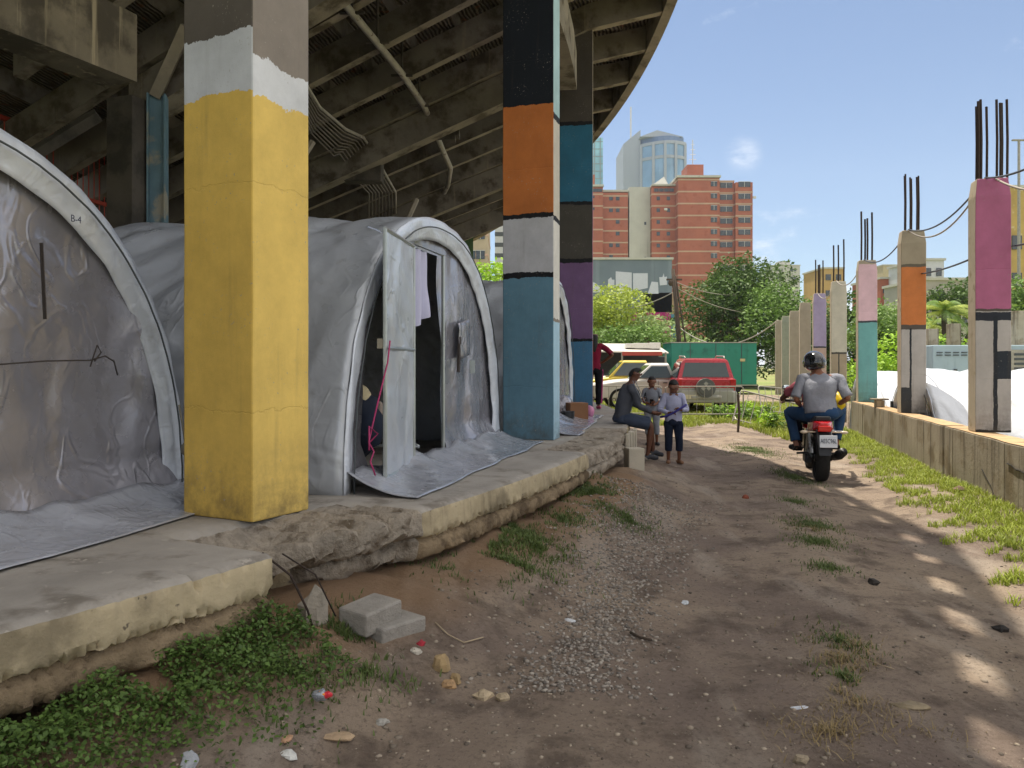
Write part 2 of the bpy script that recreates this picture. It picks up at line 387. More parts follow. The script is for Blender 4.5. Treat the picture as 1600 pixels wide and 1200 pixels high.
# ================================================================ GRANDSTAND
mconc = M('stand_concrete', '6f6860', .9, var=.3, sc=1.1, second=('473f35', 1.9, .46, .66), streak=('a0937a', 7, .6, .8, .5), bump=.5, bsc=14, bdist=.02, spec=.2)
mbeam = M('beam_edge', '8d8474', .9, var=.25, sc=2.1, second=('5c5344', 2.5, .48, .66), bump=.5, bsc=14, bdist=.02, spec=.2)
mform, nt_, bs_ = base_mat('rough_formwork')
oc = objc(nt_); st = noi(nt_, scl(nt_, oc, (1, 1, 1)), 2.5, 6, .6)
wv = nt_.nodes.new('ShaderNodeTexWave'); wv.inputs['Scale'].default_value = 4.2; wv.inputs['Distortion'].default_value = 5; wv.inputs['Detail'].default_value = 3
mpn = nt_.nodes.new('ShaderNodeMapping'); mpn.inputs['Rotation'].default_value = (0, 0, .25); nt_.links.new(oc, mpn.inputs['Vector']); nt_.links.new(mpn.outputs[0], wv.inputs['Vector'])
c = mixc_(nt_, mapr(nt_, wv.outputs[1], .35, .75), hx('3e372f'), hx('8c8375')); c = mixc_(nt_, mapr(nt_, st, .4, .62), c, hx('544a3e'))
c = mixc_(nt_, mapr(nt_, noi(nt_, oc, 4, 5), .62, .7), c, hx('7d5138'))
nt_.links.new(c, bs_.inputs['Base Color']); bs_.inputs['Roughness'].default_value = .95; bump_(nt_, bs_, [(wv.outputs[1], .8, .03)])
def hb(r, th=-16.): return hbt(r, th)
stand = thing('grandstand', 'raw concrete stadium stand whose raked underside roofs the tents', 'grandstand', (-4, 12, 0))
def part(name, label=None, mb=None, m=None, **k):
    o = mb.build(name, m, stand, world=True, **k)
    if label: o['label'] = label
    return o
A0, A1 = -62., 29.7
RIB = [-16.2+2.7*k for k in range(-17, 18) if A0 <= -16.2+2.7*k <= A1]
OPN = (-17.2, -10.9, 16.6, 19.2)   # opening (stairway out to the seats)
def radial_beam(th, r0, r1, below, above, wd, mb, n=14, mi=0):
    st_ = [r0]+([27.5] if r0 < 27.5 < r1 else [])+[r1]; n = len(st_)-1
    for i in range(n):
        ra = st_[i]; rb = st_[i+1]
        vs = []
        for r in (ra, rb):
            for s in (-1, 1):
                for z in (hbt(r, th)-below, hbt(r, th)+above):
                    p = pol(r, th, z); tn = Vector((-math.sin(R_(th)), math.cos(R_(th)), 0)); vs.append(p+tn*s*wd/2)
        # 0 a-,lo 1 a-,hi 2 a+,lo 3 a+,hi 4.. b
        fs = [(0, 1, 5, 4), (2, 6, 7, 3), (0, 4, 6, 2), (1, 3, 7, 5)]
        if i == 0: fs.append((0, 2, 3, 1))
        if i == n-1: fs.append((4, 5, 7, 6))
        mb.add(vs, fs, [0, 0, 1, 0]+[0]*(len(fs)-4))
def weld(o):
    b = bmesh.new(); b.from_mesh(o.data); bmesh.ops.remove_doubles(b, verts=b.verts, dist=.0005); bmesh.ops.recalc_face_normals(b, faces=b.faces); b.to_mesh(o.data); b.free()
for th in RIB:
    mb = MB()
    if -25.5 < th < -17.9: radial_beam(th, 20.8, re(th)-.12, 0, .46, .17, mb, 1)
    elif OPN[0] < th < OPN[1]:
        radial_beam(th, 12.5, OPN[2], 0, .46, .17, mb, 1); radial_beam(th, OPN[3], re(th)-.12, 0, .46, .17, mb, 1)
    else: radial_beam(th, 12.5, re(th)-.12, 0, .46, .17, mb, 1)
    weld(part('rib', None, mb, [mconc, mbeam], fix=False))
# stepped seating slab above the ribs
step = .76; RR = [12.4+step*i for i in range(20)]+[27.55, 28.2, 99]
Vv = []; Ff = []; Mi = []
def q(a, b_, c_, d_, m):
    o = len(Vv); Vv.extend([a, b_, c_, d_]); Ff.append((o, o+1, o+2, o+3)); Mi.append(m)
edges = sorted(set([A0]+RIB+[A1, OPN[0], OPN[1]]))
for ra, rb in zip(RR[:-1], RR[1:]):
    for a, b_ in zip(edges[:-1], edges[1:]):
        if OPN[0]-.01 <= a and b_ <= OPN[1]+.01 and OPN[2]-.4 < ra < OPN[3]: continue
        z = lambda r, t: hbt(r, t)+.47
        ea = min(rb, re(a)-.02); eb = min(rb, re(b_)-.02)
        if ra > ea-.05: continue
        za, zb = z(ea, a), z(eb, b_)
        q(pol(ra, a, za), pol(ra, b_, zb), pol(eb, b_, zb), pol(ea, a, za), 0)
        q(pol(ra, a, za+.12), pol(ea, a, za+.12), pol(eb, b_, zb+.12), pol(ra, b_, zb+.12), 1)
        la, lb = z(ra, a)-.005, z(ra, b_)-.005
        q(pol(ra, a, za), pol(ra, b_, zb), pol(ra, b_, lb), pol(ra, a, la), 1)
        q(pol(ra-.1, a, za+.12), pol(ra-.1, b_, zb+.12), pol(ra-.1, b_, lb+.125), pol(ra-.1, a, la+.125), 1)
        for a_, z_, e_ in ((a, za, ea), (b_, zb, eb)):
            if a_ in (A0, A1): q(pol(ra, a_, z_), pol(e_, a_, z_), pol(e_, a_, z_+.12), pol(ra, a_, z_+.12), 1)
sl_ = fastmesh('seating_slab', np.array([tuple(v) for v in Vv]), np.array(Ff), [mform, mconc], np.array(Mi), parent=stand)
sl_.matrix_parent_inverse = Matrix.Translation((4, -12, 0))
# outer fascia and parapet with slots
def arcbox(mb, r0, r1, z0, z1, a, b_, stp=.9, mi=0):
    n = max(1, int((b_-a)/stp)); rings = []
    for i in range(n+1):
        t = a+(b_-a)*i/n; rings.append([pol(r0, t, z0), pol(r1, t, z0), pol(r1, t, z1), pol(r0, t, z1)])
    mb.loft(rings, mi)
def edgebox(mb, d0, d1, z0, z1, a, b_, stp=.9, mi=0):
    n = max(1, int((b_-a)/stp)); rings = []
    for i in range(n+1):
        t = a+(b_-a)*i/n; r = re(t); h = hbt(r, t)
        rings.append([pol(r+d0, t, h+z0), pol(r+d1, t, h+z0), pol(r+d1, t, h+z1), pol(r+d0, t, h+z1)])
    mb.loft(rings, mi)
mb = MB(); edgebox(mb, -.12, .06, -.05, .62, A0, A1); part('fascia', None, mb, mbeam)
mb = MB(); edgebox(mb, -.06, .06, 1.9, 2.45, A0, A1); part('parapet_rail', None, mb, mconc)
t = A0
mb = MB()
while t < A1-.6:
    edgebox(mb, -.05, .05, .621, 1.899, t, t+.72, .4); t += 1.66
o = part('parapet_post', None, mb, mconc); o['kind'] = 'stuff'
# circumferential beams at the line of the pillars, and the inner ones
def pillar_loc(deg, r=27.58): return pol(r, deg, .62)
PIL = [-48.6, -37.8, -27.07, -16.2, -5.4, 5.4, 16.2, 27.0]
for i, th in enumerate(PIL):
    mb = MB(); radial_beam(th+.45, 21.6 if th < -16 else 12.6, 27.0, .55, -.003, .34, mb, 1)
    weld(part('girder', None, mb, [mconc, mbeam], fix=False))
for (r, z0, z1, a, b_, dp) in ((23.5, 4.45, 5.15, -45, -21.4, .45),):
    mb = MB(); arcbox(mb, r-dp/2, r+dp/2, z0, z1, a, b_, 2.0); part('ring_beam', 'heavy stained beam ending in mid air at upper left', mb, M('stained_beam', '7b705c', .9, var=.3, sc=1.2, second=('4b4335', 1.6, .45, .62), streak=('b9a988', 9, .56, .74, .7), bump=.5, bsc=12, bdist=.02))
mb = MB(); arcbox(mb, 26.95, 27.3, 6.3, 6.95, -14.6, -6.4, 2); part('ring_beam', None, mb, mbeam)
# inner columns (concrete and steel) of the second frame, and others
mcol = M('dark_column', '544d45', .9, var=.25, sc=1.2, second=('3c3731', 2, .45, .6), bump=.5, bsc=12, bdist=.02)
mblue = M('faded_blue_steel', '5f7b88', .6, var=.2, sc=3, second=('9a9484', 2.2, .52, .64), streak=('6e6353', 8, .55, .72, .7), bump=.2, bsc=30)
mb = MB(); c0 = Vector((-.476*10.7, 10.7, 0)); ang = R_(-17.6)
mb.box((c0.x, c0.y, 2.83), (.42, .42, 4.4), rot=rotm('Z', ang)); part('inner_column', None, mb, mcol, bevel=.01)
mb = MB(); c1 = Vector((-.443*10.75, 10.75, 0))
for s in (-.11, .11): mb.box((c1.x+s*.95, c1.y+s*.2, 2.87), (.02, .2, 4.5), rot=rotm('Z', .2))
mb.box((c1.x, c1.y, 2.87), (.2, .02, 4.5), rot=rotm('Z', .2)); part('steel_column', 'faded blue steel column behind the yellow pillar', mb, mblue)
mb = MB(); mb.tube([pol(19.9, -21.6, 3.0), pol(21.9, -18.4, 4.65)], .09, 4); part('brace', None, mb, mcol)
for th in (-27.07, -5.4, 5.4, 16.2, 27.):
    mb = MB(); c0 = pol(20.6, th); hh = hb(20.6)-.6
    mb.box((c0.x, c0.y, .62+(hh-.62)/2), (.5, .42, hh-.62), rot=rotm('Z', R_(th))); part('inner_column', None, mb, mcol, bevel=.01)
# blue painted beam and struts seen over the second tent
mb = MB()
mb.tube([pol(21.2, -7.5, 4.55), pol(22.9, -3.2, 3.1)], .33, 4)
mb.tube([pol(22.9, -3.2, 3.1), pol(22.9, -3.2, .62)], .26, 4); part('stair_beam', 'dark blue painted sloping beam above the tent roof', mb, M('blue_beam', '3d5a70', .8, var=.3, sc=2, second=('5d564c', 2, .52, .62), bump=.3))
for a, b_ in (((22.6, -12.5, 3.4), (23.3, -11.0, 5.0)), ((23.6, -5.8, 2.8), (24.2, -3.6, 4.7))):
    mb = MB(); mb.tube([pol(*a), pol(*b_)], .055, 6); part('strut', None, mb, M('grey_steel', '8a8071', .6, var=.2, sc=4, bump=.2))
# low wall and stair flight behind the tents
mb = MB(); arcbox(mb, 19.2, 19.5, .62, 2.75, -30, 20, 3); part('rear_wall', None, mb, mcol)
mb = MB()
for i in range(9): arcbox(mb, 20.2, 21.2, .62, 2.75+.0-.16*i, -19+i*.9, -18.1+i*.9, 1)
part('stair_flight', None, mb, mcol)
# conduits hung under the stand
mpip2 = M('thin_conduit', '6f675d', .6, var=.3, sc=3)
mpipe = M('conduit', 'a59f94', .5, var=.2, sc=6, bump=.1, spots=('5c4a3c', 9, .62))
def px(x, y, Y): return Vector(((x-800)/1250*Y, Y, 1.5+(570-y)/1250*Y))
def under(x, y, drop=.0):
    """point where the sight line at (x,y) meets the underside of the ribs"""
    lo, hi = 1., 60.
    for _ in range(50):
        m_ = (lo+hi)/2; p = px(x, y, m_); r, t_ = topol(p.x, p.y)
        if p.z > hbt(min(r, RC), t_)-drop: hi = m_
        else: lo = m_
    return px(x, y, lo)
mb = MB(); mb.tube([px(243, 150, c1.y), px(292, 42, c1.y-.3)], .1, 4); part('steel_brace', None, mb, M('grey_steel', '8a8071', .6, var=.2, sc=4, bump=.2))
mb = MB(); mb.tube([under(*p, .12) for p in ((500, -40), (535, 2), (590, 68), (628, 115), (662, 165), (680, 205), (692, 235), (704, 262), (700, 290), (685, 318), (668, 338))], .055, 10); part('drain_pipe', 'long pale pipe running down under the ribs', mb, mpipe, smooth=True)
mb = MB(); c_ = under(688, 210, .2); mb.box(c_, (.75, .35, .12)); mb.box(c_+Vector((.2, -.05, .05)), (.2, .3, .4)); mb.tube([c_+Vector((.25, 0, .1)), c_+Vector((.25, 0, .9))], .02, 6); part('pipe_bracket', None, mb, mcol)
for (x, y) in ((590, 66), (628, 118), (655, 165), (550, 20)):
    p = under(x, y, .12); mb = MB(); mb.tube([p, p+Vector((0, 0, .9))], .02, 6); mb.box(p, (.35, .05, .03)); part('pipe_hanger', None, mb, mcol)
paths = []
for k in range(9):
    o_ = k*5.2
    paths.append([under(x+dx*o_, y+dy*o_, .15+.02*k) for x, y, dx, dy in ((470, 118, -.2, 1), (500, 168, -.3, 1), (540, 202, -.45, 1), (568, 215, -.9, .6), (590, 250, -1, .35), (604, 275, -1., .3), (618, 300, -1, .05), (618, 345, -1, .0))])
for k, p in enumerate(paths):
    mb = MB(); mb.tube(p, .028 if k == 0 else .014, 6); part('conduit', None, mb, mpipe if k == 0 else mpip2, smooth=True)
mb = MB(); c_ = under(567, 268, .45); mb.box(c_, (.75, .35, .42)); part('junction_box', 'square metal box on the bundle of conduits', mb, mcol, bevel=.02)
# ---------------------------------------------------------------- pillars
CR = '3d3a34'
def pillar(deg, wt, wr, top, mf, mo, label, mrest=None):
    """outer corner nearest the camera sits at radius 27.58; local x tangential (away from camera), y inward"""
    p = pol(27.58, deg, .62)
    mb = MB(); n = 18; rings = []
    for i in range(n+1):
        z = (top-.62)*i/n; j = [(.006*nz(deg+z*2, k)) for k in range(4)]
        rings.append([(0+j[0], 0+j[1], z), (wt+j[2], 0, z), (wt, wr, z), (0, wr+j[3], z)])
    vs = [p_ for r in rings for p_ in r]; fs = []; mi = []
    for i in range(n):
        for k in range(4):
            fs.append((i*4+k, i*4+(k+1) % 4, (i+1)*4+(k+1) % 4, (i+1)*4+k)); mi.append([1, 2, 2, 0][k])
    fs += [(3, 2, 1, 0), tuple(n*4+k for k in range(4))]; mi += [2, 2]
    mb.add(vs, fs, mi)
    o = mb.build('pillar', [mf, mo, mrest or mconc], stand, bevel=.012)
    t = R_(deg)
    o.matrix_parent_inverse = Matrix.Translation((4, -12, 0)); o.location = p
    # x axis: tangential direction (-sin, cos); y axis: inward (-cos,-sin)
    o.rotation_euler = Matrix(((-math.sin(t), -math.cos(t), 0), (math.cos(t), -math.sin(t), 0), (0, 0, 1))).to_euler()
    o['label'] = label; return o
Y1 = 8.0
BK = '15161a'
yel = 'dcb85c'
pf1 = paint('yellow_front', '5e5750', [(-9, 9, -1, 2.42, yel), (-9, 9, 2.42, 2.76, 'c9cbd0')], wob=.03)
po1 = paint('yellow_outer_lit', '8a8178', [(-9, 9, -1, 2.38, 'e4c36a'), (-9, 9, 2.38, 2.60, 'd8dade')], u='X', wob=.035)  # same paint as the front in lighter tones, skylight put into the colour
pillar(-27.07, .46, .55, Y1, pf1, po1, 'yellow painted pillar with a white band near the top')
pf2 = paint('pillar_two_front', '10161f', [(-9, 9, 2.64, 3.93, 'b96d36'), (-9, 9, 2.60, 2.655, BK), (-9, 9, 1.96, 2.60, 'b9b9bd'), (-9, 9, 1.90, 1.965, BK), (-9, 9, -1, 1.90, '5f8497')])
po2 = paint('pillar_two_outer', 'a8c6c8', [(-9, 9, 3.75, 3.83, BK), (-9, 9, 2.62, 3.75, 'c9c2b2'), (-9, 9, 2.56, 2.62, BK), (-9, 9, 1.42, 2.56, 'd6d3ca'), (-9, 9, 1.38, 1.42, '8b8276'), (-9, 9, -1, 1.38, 'a9cbdc')], u='X')
pillar(-16.2, .32, .62, Y1, pf2, po2, 'pillar painted black, orange, grey and blue in blocks')
pf3 = paint('pillar_three_front', '453f38', [(-9, 9, 5.20, 5.27, BK), (-9, 9, 3.83, 5.20, '2c6682'), (-9, 9, 3.77, 3.83, BK), (-9, 9, 2.80, 3.77, '48453f'), (-9, 9, 2.72, 2.80, BK), (-9, 9, 1.35, 2.72, '74597f'), (-9, 9, 1.30, 1.35, BK), (-9, 9, -1, 1.30, '47789a')])
po3 = paint('pillar_three_outer', 'd8c8b0', [(-9, 9, 2.5, 4.0, 'dd9cc0'), (-9, 9, 1.32, 2.5, 'd8d6d2'), (-9, 9, -1, 1.32, 'd98a66')], u='X')
pillar(-5.4, .46, .6, 7.6, pf3, po3, 'pillar painted teal, black, purple and blue in blocks')
pf4 = paint('pillar_green', '3f5a36', [(-9, 9, 3.32, 3.4, BK), (-9, 9, -1, 3.32, '5d564d')])
pillar(27.0, .5, .6, 6.6, pf4, mconc, 'green painted pillar at the far end of the stand')
for d in (-48.6, -37.8, 5.4, 16.2): pillar(d, .46, .55, hbt(27.3, d)+.3, mconc, mconc, 'bare concrete pillar')
# red railing in the opening, pink wall outside beyond the seats
mred = M('red_paint', 'a03a28', .5, var=.15)
rail = thing('railing', 'red barred railing in the lit opening at far left', 'railing', pol(19.6, -14, 3.4))
def railp(name, mb): return mb.build(name, mred, rail, world=True)
for z_ in (3.55, 4.15, 5.0):
    mb = MB(); arcbox(mb, 19.5, 19.56, z_, z_+.06, -19, -10.6, 2); railp('rail', mb)
for k in range(24):
    t_ = -19+k*.36; mb = MB(); mb.tube([pol(19.53, t_, 3.5), pol(19.53, t_, 5.05)], .009 if k % 8 else .022, 5); railp('bar', mb)
pw = thing('stadium_wall', 'cream and red painted wall in daylight beyond the red bars', 'wall', (-10, 18.5, 3.6))
mb = MB(); mb.box((-9.2, 18.6, 4.6), (2.9, .25, 4.0), rot=rotm('Z', -.25)); mb.build('wall', M('cream_wall', 'f0c9a0', .9, var=.1, sc=.6), pw, world=True)
mb = MB(); mb.box((-10.75, 18.9, 4.8), (.3, .4, 4.4)); mb.build('pier', M('red_wall', 'c8452c', .7, var=.12), pw, world=True)
mb = MB(); mb.tube([(-11.0, 18.9, 6.0), (-12.8, 18.9, 5.2)], .14, 4); mb.tube([(-11.0, 18.9, 5.0), (-12.8, 18.9, 4.3)], .1, 4); mb.build('brace', M('red_wall', 'c8452c', .7, var=.12), pw, world=True)
# ================================================================ TENTS
def tarp(name, col, rough, big, fine, crease, sheen=0.15):
    m, nt, bs = base_mat(name); oc = objc(nt)
    a = noi(nt, oc, 1.6, 1.5, .5, .9); b_ = noi(nt, scl(nt, oc, (1, 1, .55)), 3.6, 1.8, .5, .9); b2 = noi(nt, scl(nt, oc, (.7, 1, 1)), 5.5, 1.2, .5, 2.2); rd2 = math_(nt, 'ABSOLUTE', math_(nt, 'SUBTRACT', b2, .5))
    rd = math_(nt, 'ABSOLUTE', math_(nt, 'SUBTRACT', b_, .5))
    v = nt.nodes.new('ShaderNodeTexVoronoi'); v.feature = 'DISTANCE_TO_EDGE'; v.inputs['Scale'].default_value = 1.7
    dn = nt.nodes.new('ShaderNodeTexNoise'); dn.inputs['Scale'].default_value = 2.5; nt.links.new(oc, dn.inputs['Vector'])
    vm = nt.nodes.new('ShaderNodeVectorMath'); vm.operation = 'MULTIPLY_ADD'; vm.inputs[1].default_value = (.45, .45, .45)
    nt.links.new(dn.outputs['Color'], vm.inputs[0]); nt.links.new(oc, vm.inputs[2]); nt.links.new(vm.outputs[0], v.inputs['Vector'])
    c = hx(col)
    cc = mixc_(nt, mapr(nt, a, .3, .7), tuple(x*.9 for x in c), tuple(min(1, x*1.08) for x in c))
    cc = mixc_(nt, mapr(nt, noi(nt, oc, 5, 6, .65), .56, .74, 0, .35, True), cc, hx('7d776c'))
    nt.links.new(cc, bs.inputs['Base Color']); bs.inputs['Specular IOR Level'].default_value = .6
    r = mapr(nt, noi(nt, oc, 4, 4), .3, .7, rough-.08, rough+.12); nt.links.new(r, bs.inputs['Roughness'])
    mask = mapr(nt, noi(nt, oc, .9, 2), .42, .62, .12, 1, True)
    rdm = math_(nt, 'MULTIPLY', math_(nt, 'SUBTRACT', 1., mapr(nt, rd, 0, .05, 0, 1, True)), mask)
    vo = math_(nt, 'SUBTRACT', 1., mapr(nt, v.outputs['Distance'], 0, .05, 0, 1, True))
    bump_(nt, bs, [(a, big, .12), (rdm, crease, .012), (math_(nt, 'MULTIPLY', vo, mask), crease*.6, .008), (noi(nt, oc, 9, 1.5, .5, 1.), fine*3, .02)])
    bs.inputs['Metallic'].default_value = sheen; bs.inputs['Coat Weight'].default_value = .35; bs.inputs['Coat Roughness'].default_value = .12
    return m
mcover = tarp('tent_cover', 'bfc4cb', .34, .9, .06, .5)
mband = tarp('tent_band', 'd2d8e2', .42, .2, .2, .15)
mwallt = tarp('tent_wall', '98979f', .22, .45, .06, .55, .35)
mskirt = tarp('tent_skirt', 'a8abb3', .22, .4, .2, .35)
mwhite = tarp('white_cover', 'd9dce0', .5, .6, .1, .5)
mdark = M('dark_seam', '4c5154', .8)
malu = M('tent_metal', 'a9aeac', .35, metal=.6, var=.12, sc=6)
EX = 2/2.25
def arch(u, a, b_):
    an = PI*(1-u); c, s = math.cos(an), math.sin(an)
    return (a*math.copysign(abs(c)**EX, c), b_*abs(s)**EX)
def ah(x, a, b_):
    k = min(1, abs(x)/a); return b_*max(0, 1-k**2.25)**(1/2.25)
def tent(name, label, loc, rz, a, b_, L, cover, seed, wall=mwallt, door=False, skirt=True, group='arched shelter tents'):
    t = thing(name, label, 'tent', loc, rz, group)
    def cf(u, v):
        x, z = arch(u, a, b_); y = v*L
        hoop = math.sin(PI*((y/1.25) % 1))**2*min(1, y*2)
        k = 1-.018*hoop+.0
        n = .05*fbm(x*.5+seed, y*.5, z*.5, 1.1, 3)*min(1, .2+y*1.5)+.13*min(1, y*1.2)*abs(noise.noise(((y+z*1.1)*1.5+seed, (x-z)*.3, 2)))+.03*min(1, y*2)*abs(noise.noise(((y*1.3+z*.9)*4+seed, (y-z)*.8, 7)))
        lr = math.hypot(x, z)
        f = (lr*k+n)/max(lr, .01)
        return (x*f, y, max(.0, z*f))
    mb = MB(); mb.grid(cf, 90, int(L*14)); mb.build('cover', cover, t, smooth=True, solid=.006)
    # light hem band round the front with its seam cord
    def bf(u, v):
        x, z = arch(u, a, b_); s = 1.004-.088*v; bul = .014*math.sin(PI*min(1, v*1.05))
        w_ = .018*noise.noise((u*26+seed, v*2, 0))
        return (x*s, -.01-bul+w_+.03*v, z*s if v > 0 else z*s)
    mb = MB(); mb.grid(bf, 110, 6); mb.build('hem_band', mband, t, smooth=True, solid=.008)
    mb = MB(); mb.tube([(arch(i/80, a, b_)[0]*.965, -.052+.006*nz(i*.7, seed), arch(i/80, a, b_)[1]*.965) for i in range(81)], .006, 5); mb.build('seam', mdark, t, smooth=True)
    mb = MB(); mb.tube([(arch(i/60, a, b_)[0]*.985, .06, arch(i/60, a, b_)[1]*.985) for i in range(61)], .022, 8); mb.build('hoop', malu, t, smooth=True)
    # end wall
    def pf(x0, x1, z0, full=True, z1=None):
        def f(u, v):
            x = x0+(x1-x0)*u; top = ah(x/.975, a, b_)*.975 if z1 is None else min(z1, ah(x/.975, a, b_)*.975)
            z = z0+(max(top, z0+.01)-z0)*v
            y = .05+.05*fbm(x+seed, z*.8, 1, .9, 4)+.022*noise.noise((x*3.5+seed*2, z*1.2, 5))
            if z < .3: y -= (.3-z)*.35
            return (x, y, z)
        return f
    zb = .1
    if door:
        mb = MB(); mb.grid(pf(-a*.975, -1.5, zb), 22, 40); mb.grid(pf(-1.5, .07, 1.88), 30, 12); mb.grid(pf(.07, a*.975, zb), 44, 50)
    else:
        mb = MB(); mb.grid(pf(-a*.975, a*.975, zb), 100, 60)
    mb.build('end_wall', wall, t, smooth=True)
    if skirt:
        def sf(u, v):
            x = -a*.99+2*a*.99*u; e = .52+.05*nz(u*6, seed)
            y = -.0-.02-e*v; z = .012+.13*(1-v)**2.5*(1+.4*noise.noise((u*14, seed, v)))+.02*abs(noise.noise((u*9, v*3, seed)))*(1-v*.6)
            return (x+.1*v*(u-.5), y, z)
        mb = MB(); mb.grid(sf, 90, 14); mb.build('skirt', mskirt, t, smooth=True, solid=.004)
    # back wall keeps the inside dark
    mb = MB(); ring = [(arch(i/24, a*.98, b_*.98)[0], L-.05, arch(i/24, a*.98, b_*.98)[1]) for i in range(25)]
    mb.add(ring, [tuple(range(25))]); mb.build('back_wall', wall, t)
    return t
fr = math.atan2(.968, .25)
t1 = tent('tent', 'grey tarpaulin tent with wide white hem, largest and nearest at left', (-2.69, 3.46, .62), fr, 1.95, 2.1, 4.6, mcover, 1.3)
t2 = tent('tent', 'grey arched tent with its narrow door hanging open, between the yellow and blue pillars', (-.65, 7.27, .62), fr, 1.95, 2.17, 5.0, mcover, 7.7, door=True)
t3 = tent('tent', 'grey tent mostly hidden behind the orange and blue pillar', (.67, 11.9, .62), math.atan2(.98, .19), 1.95, 2.14, 5.0, mcover, 13.1)
# details of the near tent
mcord = M('cord', '37302c', .8)
mb = MB(); mb.tube([(.45, -.07, .88), (.75, -.075, .90), (1.05, -.08, .905), (1.14, -.1, .93), (1.22, -.09, .9), (1.26, -.08, .82)], .0045, 6); mb.tube([(1.04, -.09, .87), (1.08, -.1, .99), (1.12, -.09, .95), (1.06, -.1, .9)], .004, 6)
mb.build('tie_cord', mcord, t1, smooth=True)
mb = MB(); mb.box((.78, -.03, 1.32), (.006, .02, .40), rot=rotm('Y', -.06)); mb.build('slit', mcord, t1)
mb = MB(); mb.ell((1.86, -.09, .33), (.03, .03, .045), 8, 6); mb.tube([(1.86, -.09, .36), (1.82, -.07, .62)], .007, 5); mb.tube([(1.86, -.09, .33), (1.9, -.12, .2), (1.84, -.13, .12)], .007, 5); mb.build('knot', M('old_rope', '8d8778', .9), t1, smooth=True)
tx = bpy.data.curves.new('marking', 'FONT'); tx.body = 'B-4'; tx.size = .055; tx.extrude = .0005; tx.materials.append(M('marker_ink', '28304f', .8))
to_ = bpy.data.objects.new('marking_text', tx); COL.objects.link(to_); bpy.context.view_layer.update(); me_ = bpy.data.meshes.new_from_object(to_.evaluated_get(bpy.context.evaluated_depsgraph_get())); bpy.data.objects.remove(to_)
xo = bpy.data.objects.new('marking', me_); COL.objects.link(xo); xo.parent = t1; xo.location = (.93, -.062, 1.66); xo.rotation_euler = (R_(90), 0, 0)
# door of the second tent
dr = thing('door', None, None); dr.parent = t2; dr.location = (-.79, -.05, .08); dr.rotation_euler = (0, 0, math.atan2(-.14, -.99)+.0)
W_, H_ = .86, 1.76
mb = MB()
for p in (((0, 0, 0), (0, 0, H_)), ((W_, 0, 0), (W_, 0, H_)), ((0, 0, 0), (W_, 0, 0)), ((0, 0, H_), (W_, 0, H_)), ((0, 0, .92), (W_, 0, .92))): mb.tube(p, .016, 6)
fo = mb.build('door_frame', malu, dr)
mb = MB(); mb.grid(lambda u, v: (W_*u, .004+.012*fbm(u*3, v*5, 2), H_*v), 16, 30); mb.build('door_panel', mcover, dr, smooth=True)
mb = MB(); mb.box((W_-.02, -.03, .95), (.05, .05, .07)); mb.build('latch', M('latch', '8f8878', .5), dr)
mb = MB(); mb.tube([(-.79, 0, .02), (-.79, 0, 1.88), (.07, 0, 1.88), (.07, 0, .02)], .018, 6); mb.build('door_jamb', malu, t2)
def cur(u, v):
    x = -.76+.5*u; z = 1.86-(.78-.25*u)*v
    return (x+.12*v*(u-.5)-.05*v, .03+.035*math.sin(u*20)*(.4+v)+.02*nz(u*3, v*2), z)
mb = MB(); mb.grid(cur, 40, 16); mb.build('curtain', M('curtain', 'b9b9d2', .8, var=.08), t2, smooth=True)
mb = MB(); mb.grid(lambda u, v: (.42+.36*u, -.03-.03*v*(1-v)-.02*nz(u*4, v*3, 3), 1.28-.36*v+.06*u), 10, 10); mb.build('window_flap', mwallt, t2, smooth=True, solid=.004)
mb = MB(); mb.box((.43, -.035, .98), (.045, .02, .34), rot=rotm('Y', .12)); mb.build('slit', mcord, t2)
mb = MB(); mb.box((.78, -.06, .86), (.16, .006, .13)); mb.build('patch', malu, t2)
pk = M('pink_cord', 'b0356a', .7)
mb = MB(); q_ = [t2.location]; TM = Matrix.Translation(t2.location) @ Matrix.Rotation(fr, 4, 'Z')
mb.tube([TM @ Vector(p) for p in ((-1.62, -.2, 1.05), (-1.66, -.2, .9), (-1.75, -.16, .6), (-1.8, -.12, .35), (-1.76, -.14, .28), (-1.84, -.15, .22), (-1.78, -.16, .12))], .006, 5); mb.tube([TM @ Vector(p) for p in ((-1.8, -.13, .35), (-1.72, -.15, .4), (-1.84, -.14, .46), (-1.86, -.15, .3))], .006, 5)
tag(mb.build('cord', pk, smooth=True), 'pink cord tied between the open tent door and its wall', 'cord')
# things inside the second tent
def blob(name, label, cat, loc, rad, mat, seed, amp=.2, rot=None, group=None):
    mb = MB(); mb.ell((0, 0, 0), rad, 18, 12, rot=rot); mb.v = [tuple(Vector(v)*(1+amp*fbm(v[0]*4+seed, v[1]*4, v[2]*4, 2))) for v in mb.v]
    o = mb.build(name, mat, smooth=True); o.location = loc; return tag(o, label, cat, group)
blob('cushion', 'pale straw-coloured cushion just inside the open tent door', 'cushion', TM @ Vector((-.42, .75, .62)), (.24, .16, .11), M('straw_cloth', 'cfc09a', .9, var=.2, sc=6), 3, rot=rotm('X', .6))
blob('bag', 'dark blue bag below the straw cushion in the tent', 'bag', TM @ Vector((-.4, .7, .35)), (.3, .22, .3), M('navy_cloth', '20283a', .9), 5)
blob('rag', 'pale rag hanging on the dark bag inside the tent', 'cloth', TM @ Vector((-.16, .52, .42)), (.05, .04, .13), M('rag', 'b8a89c', .9), 8)
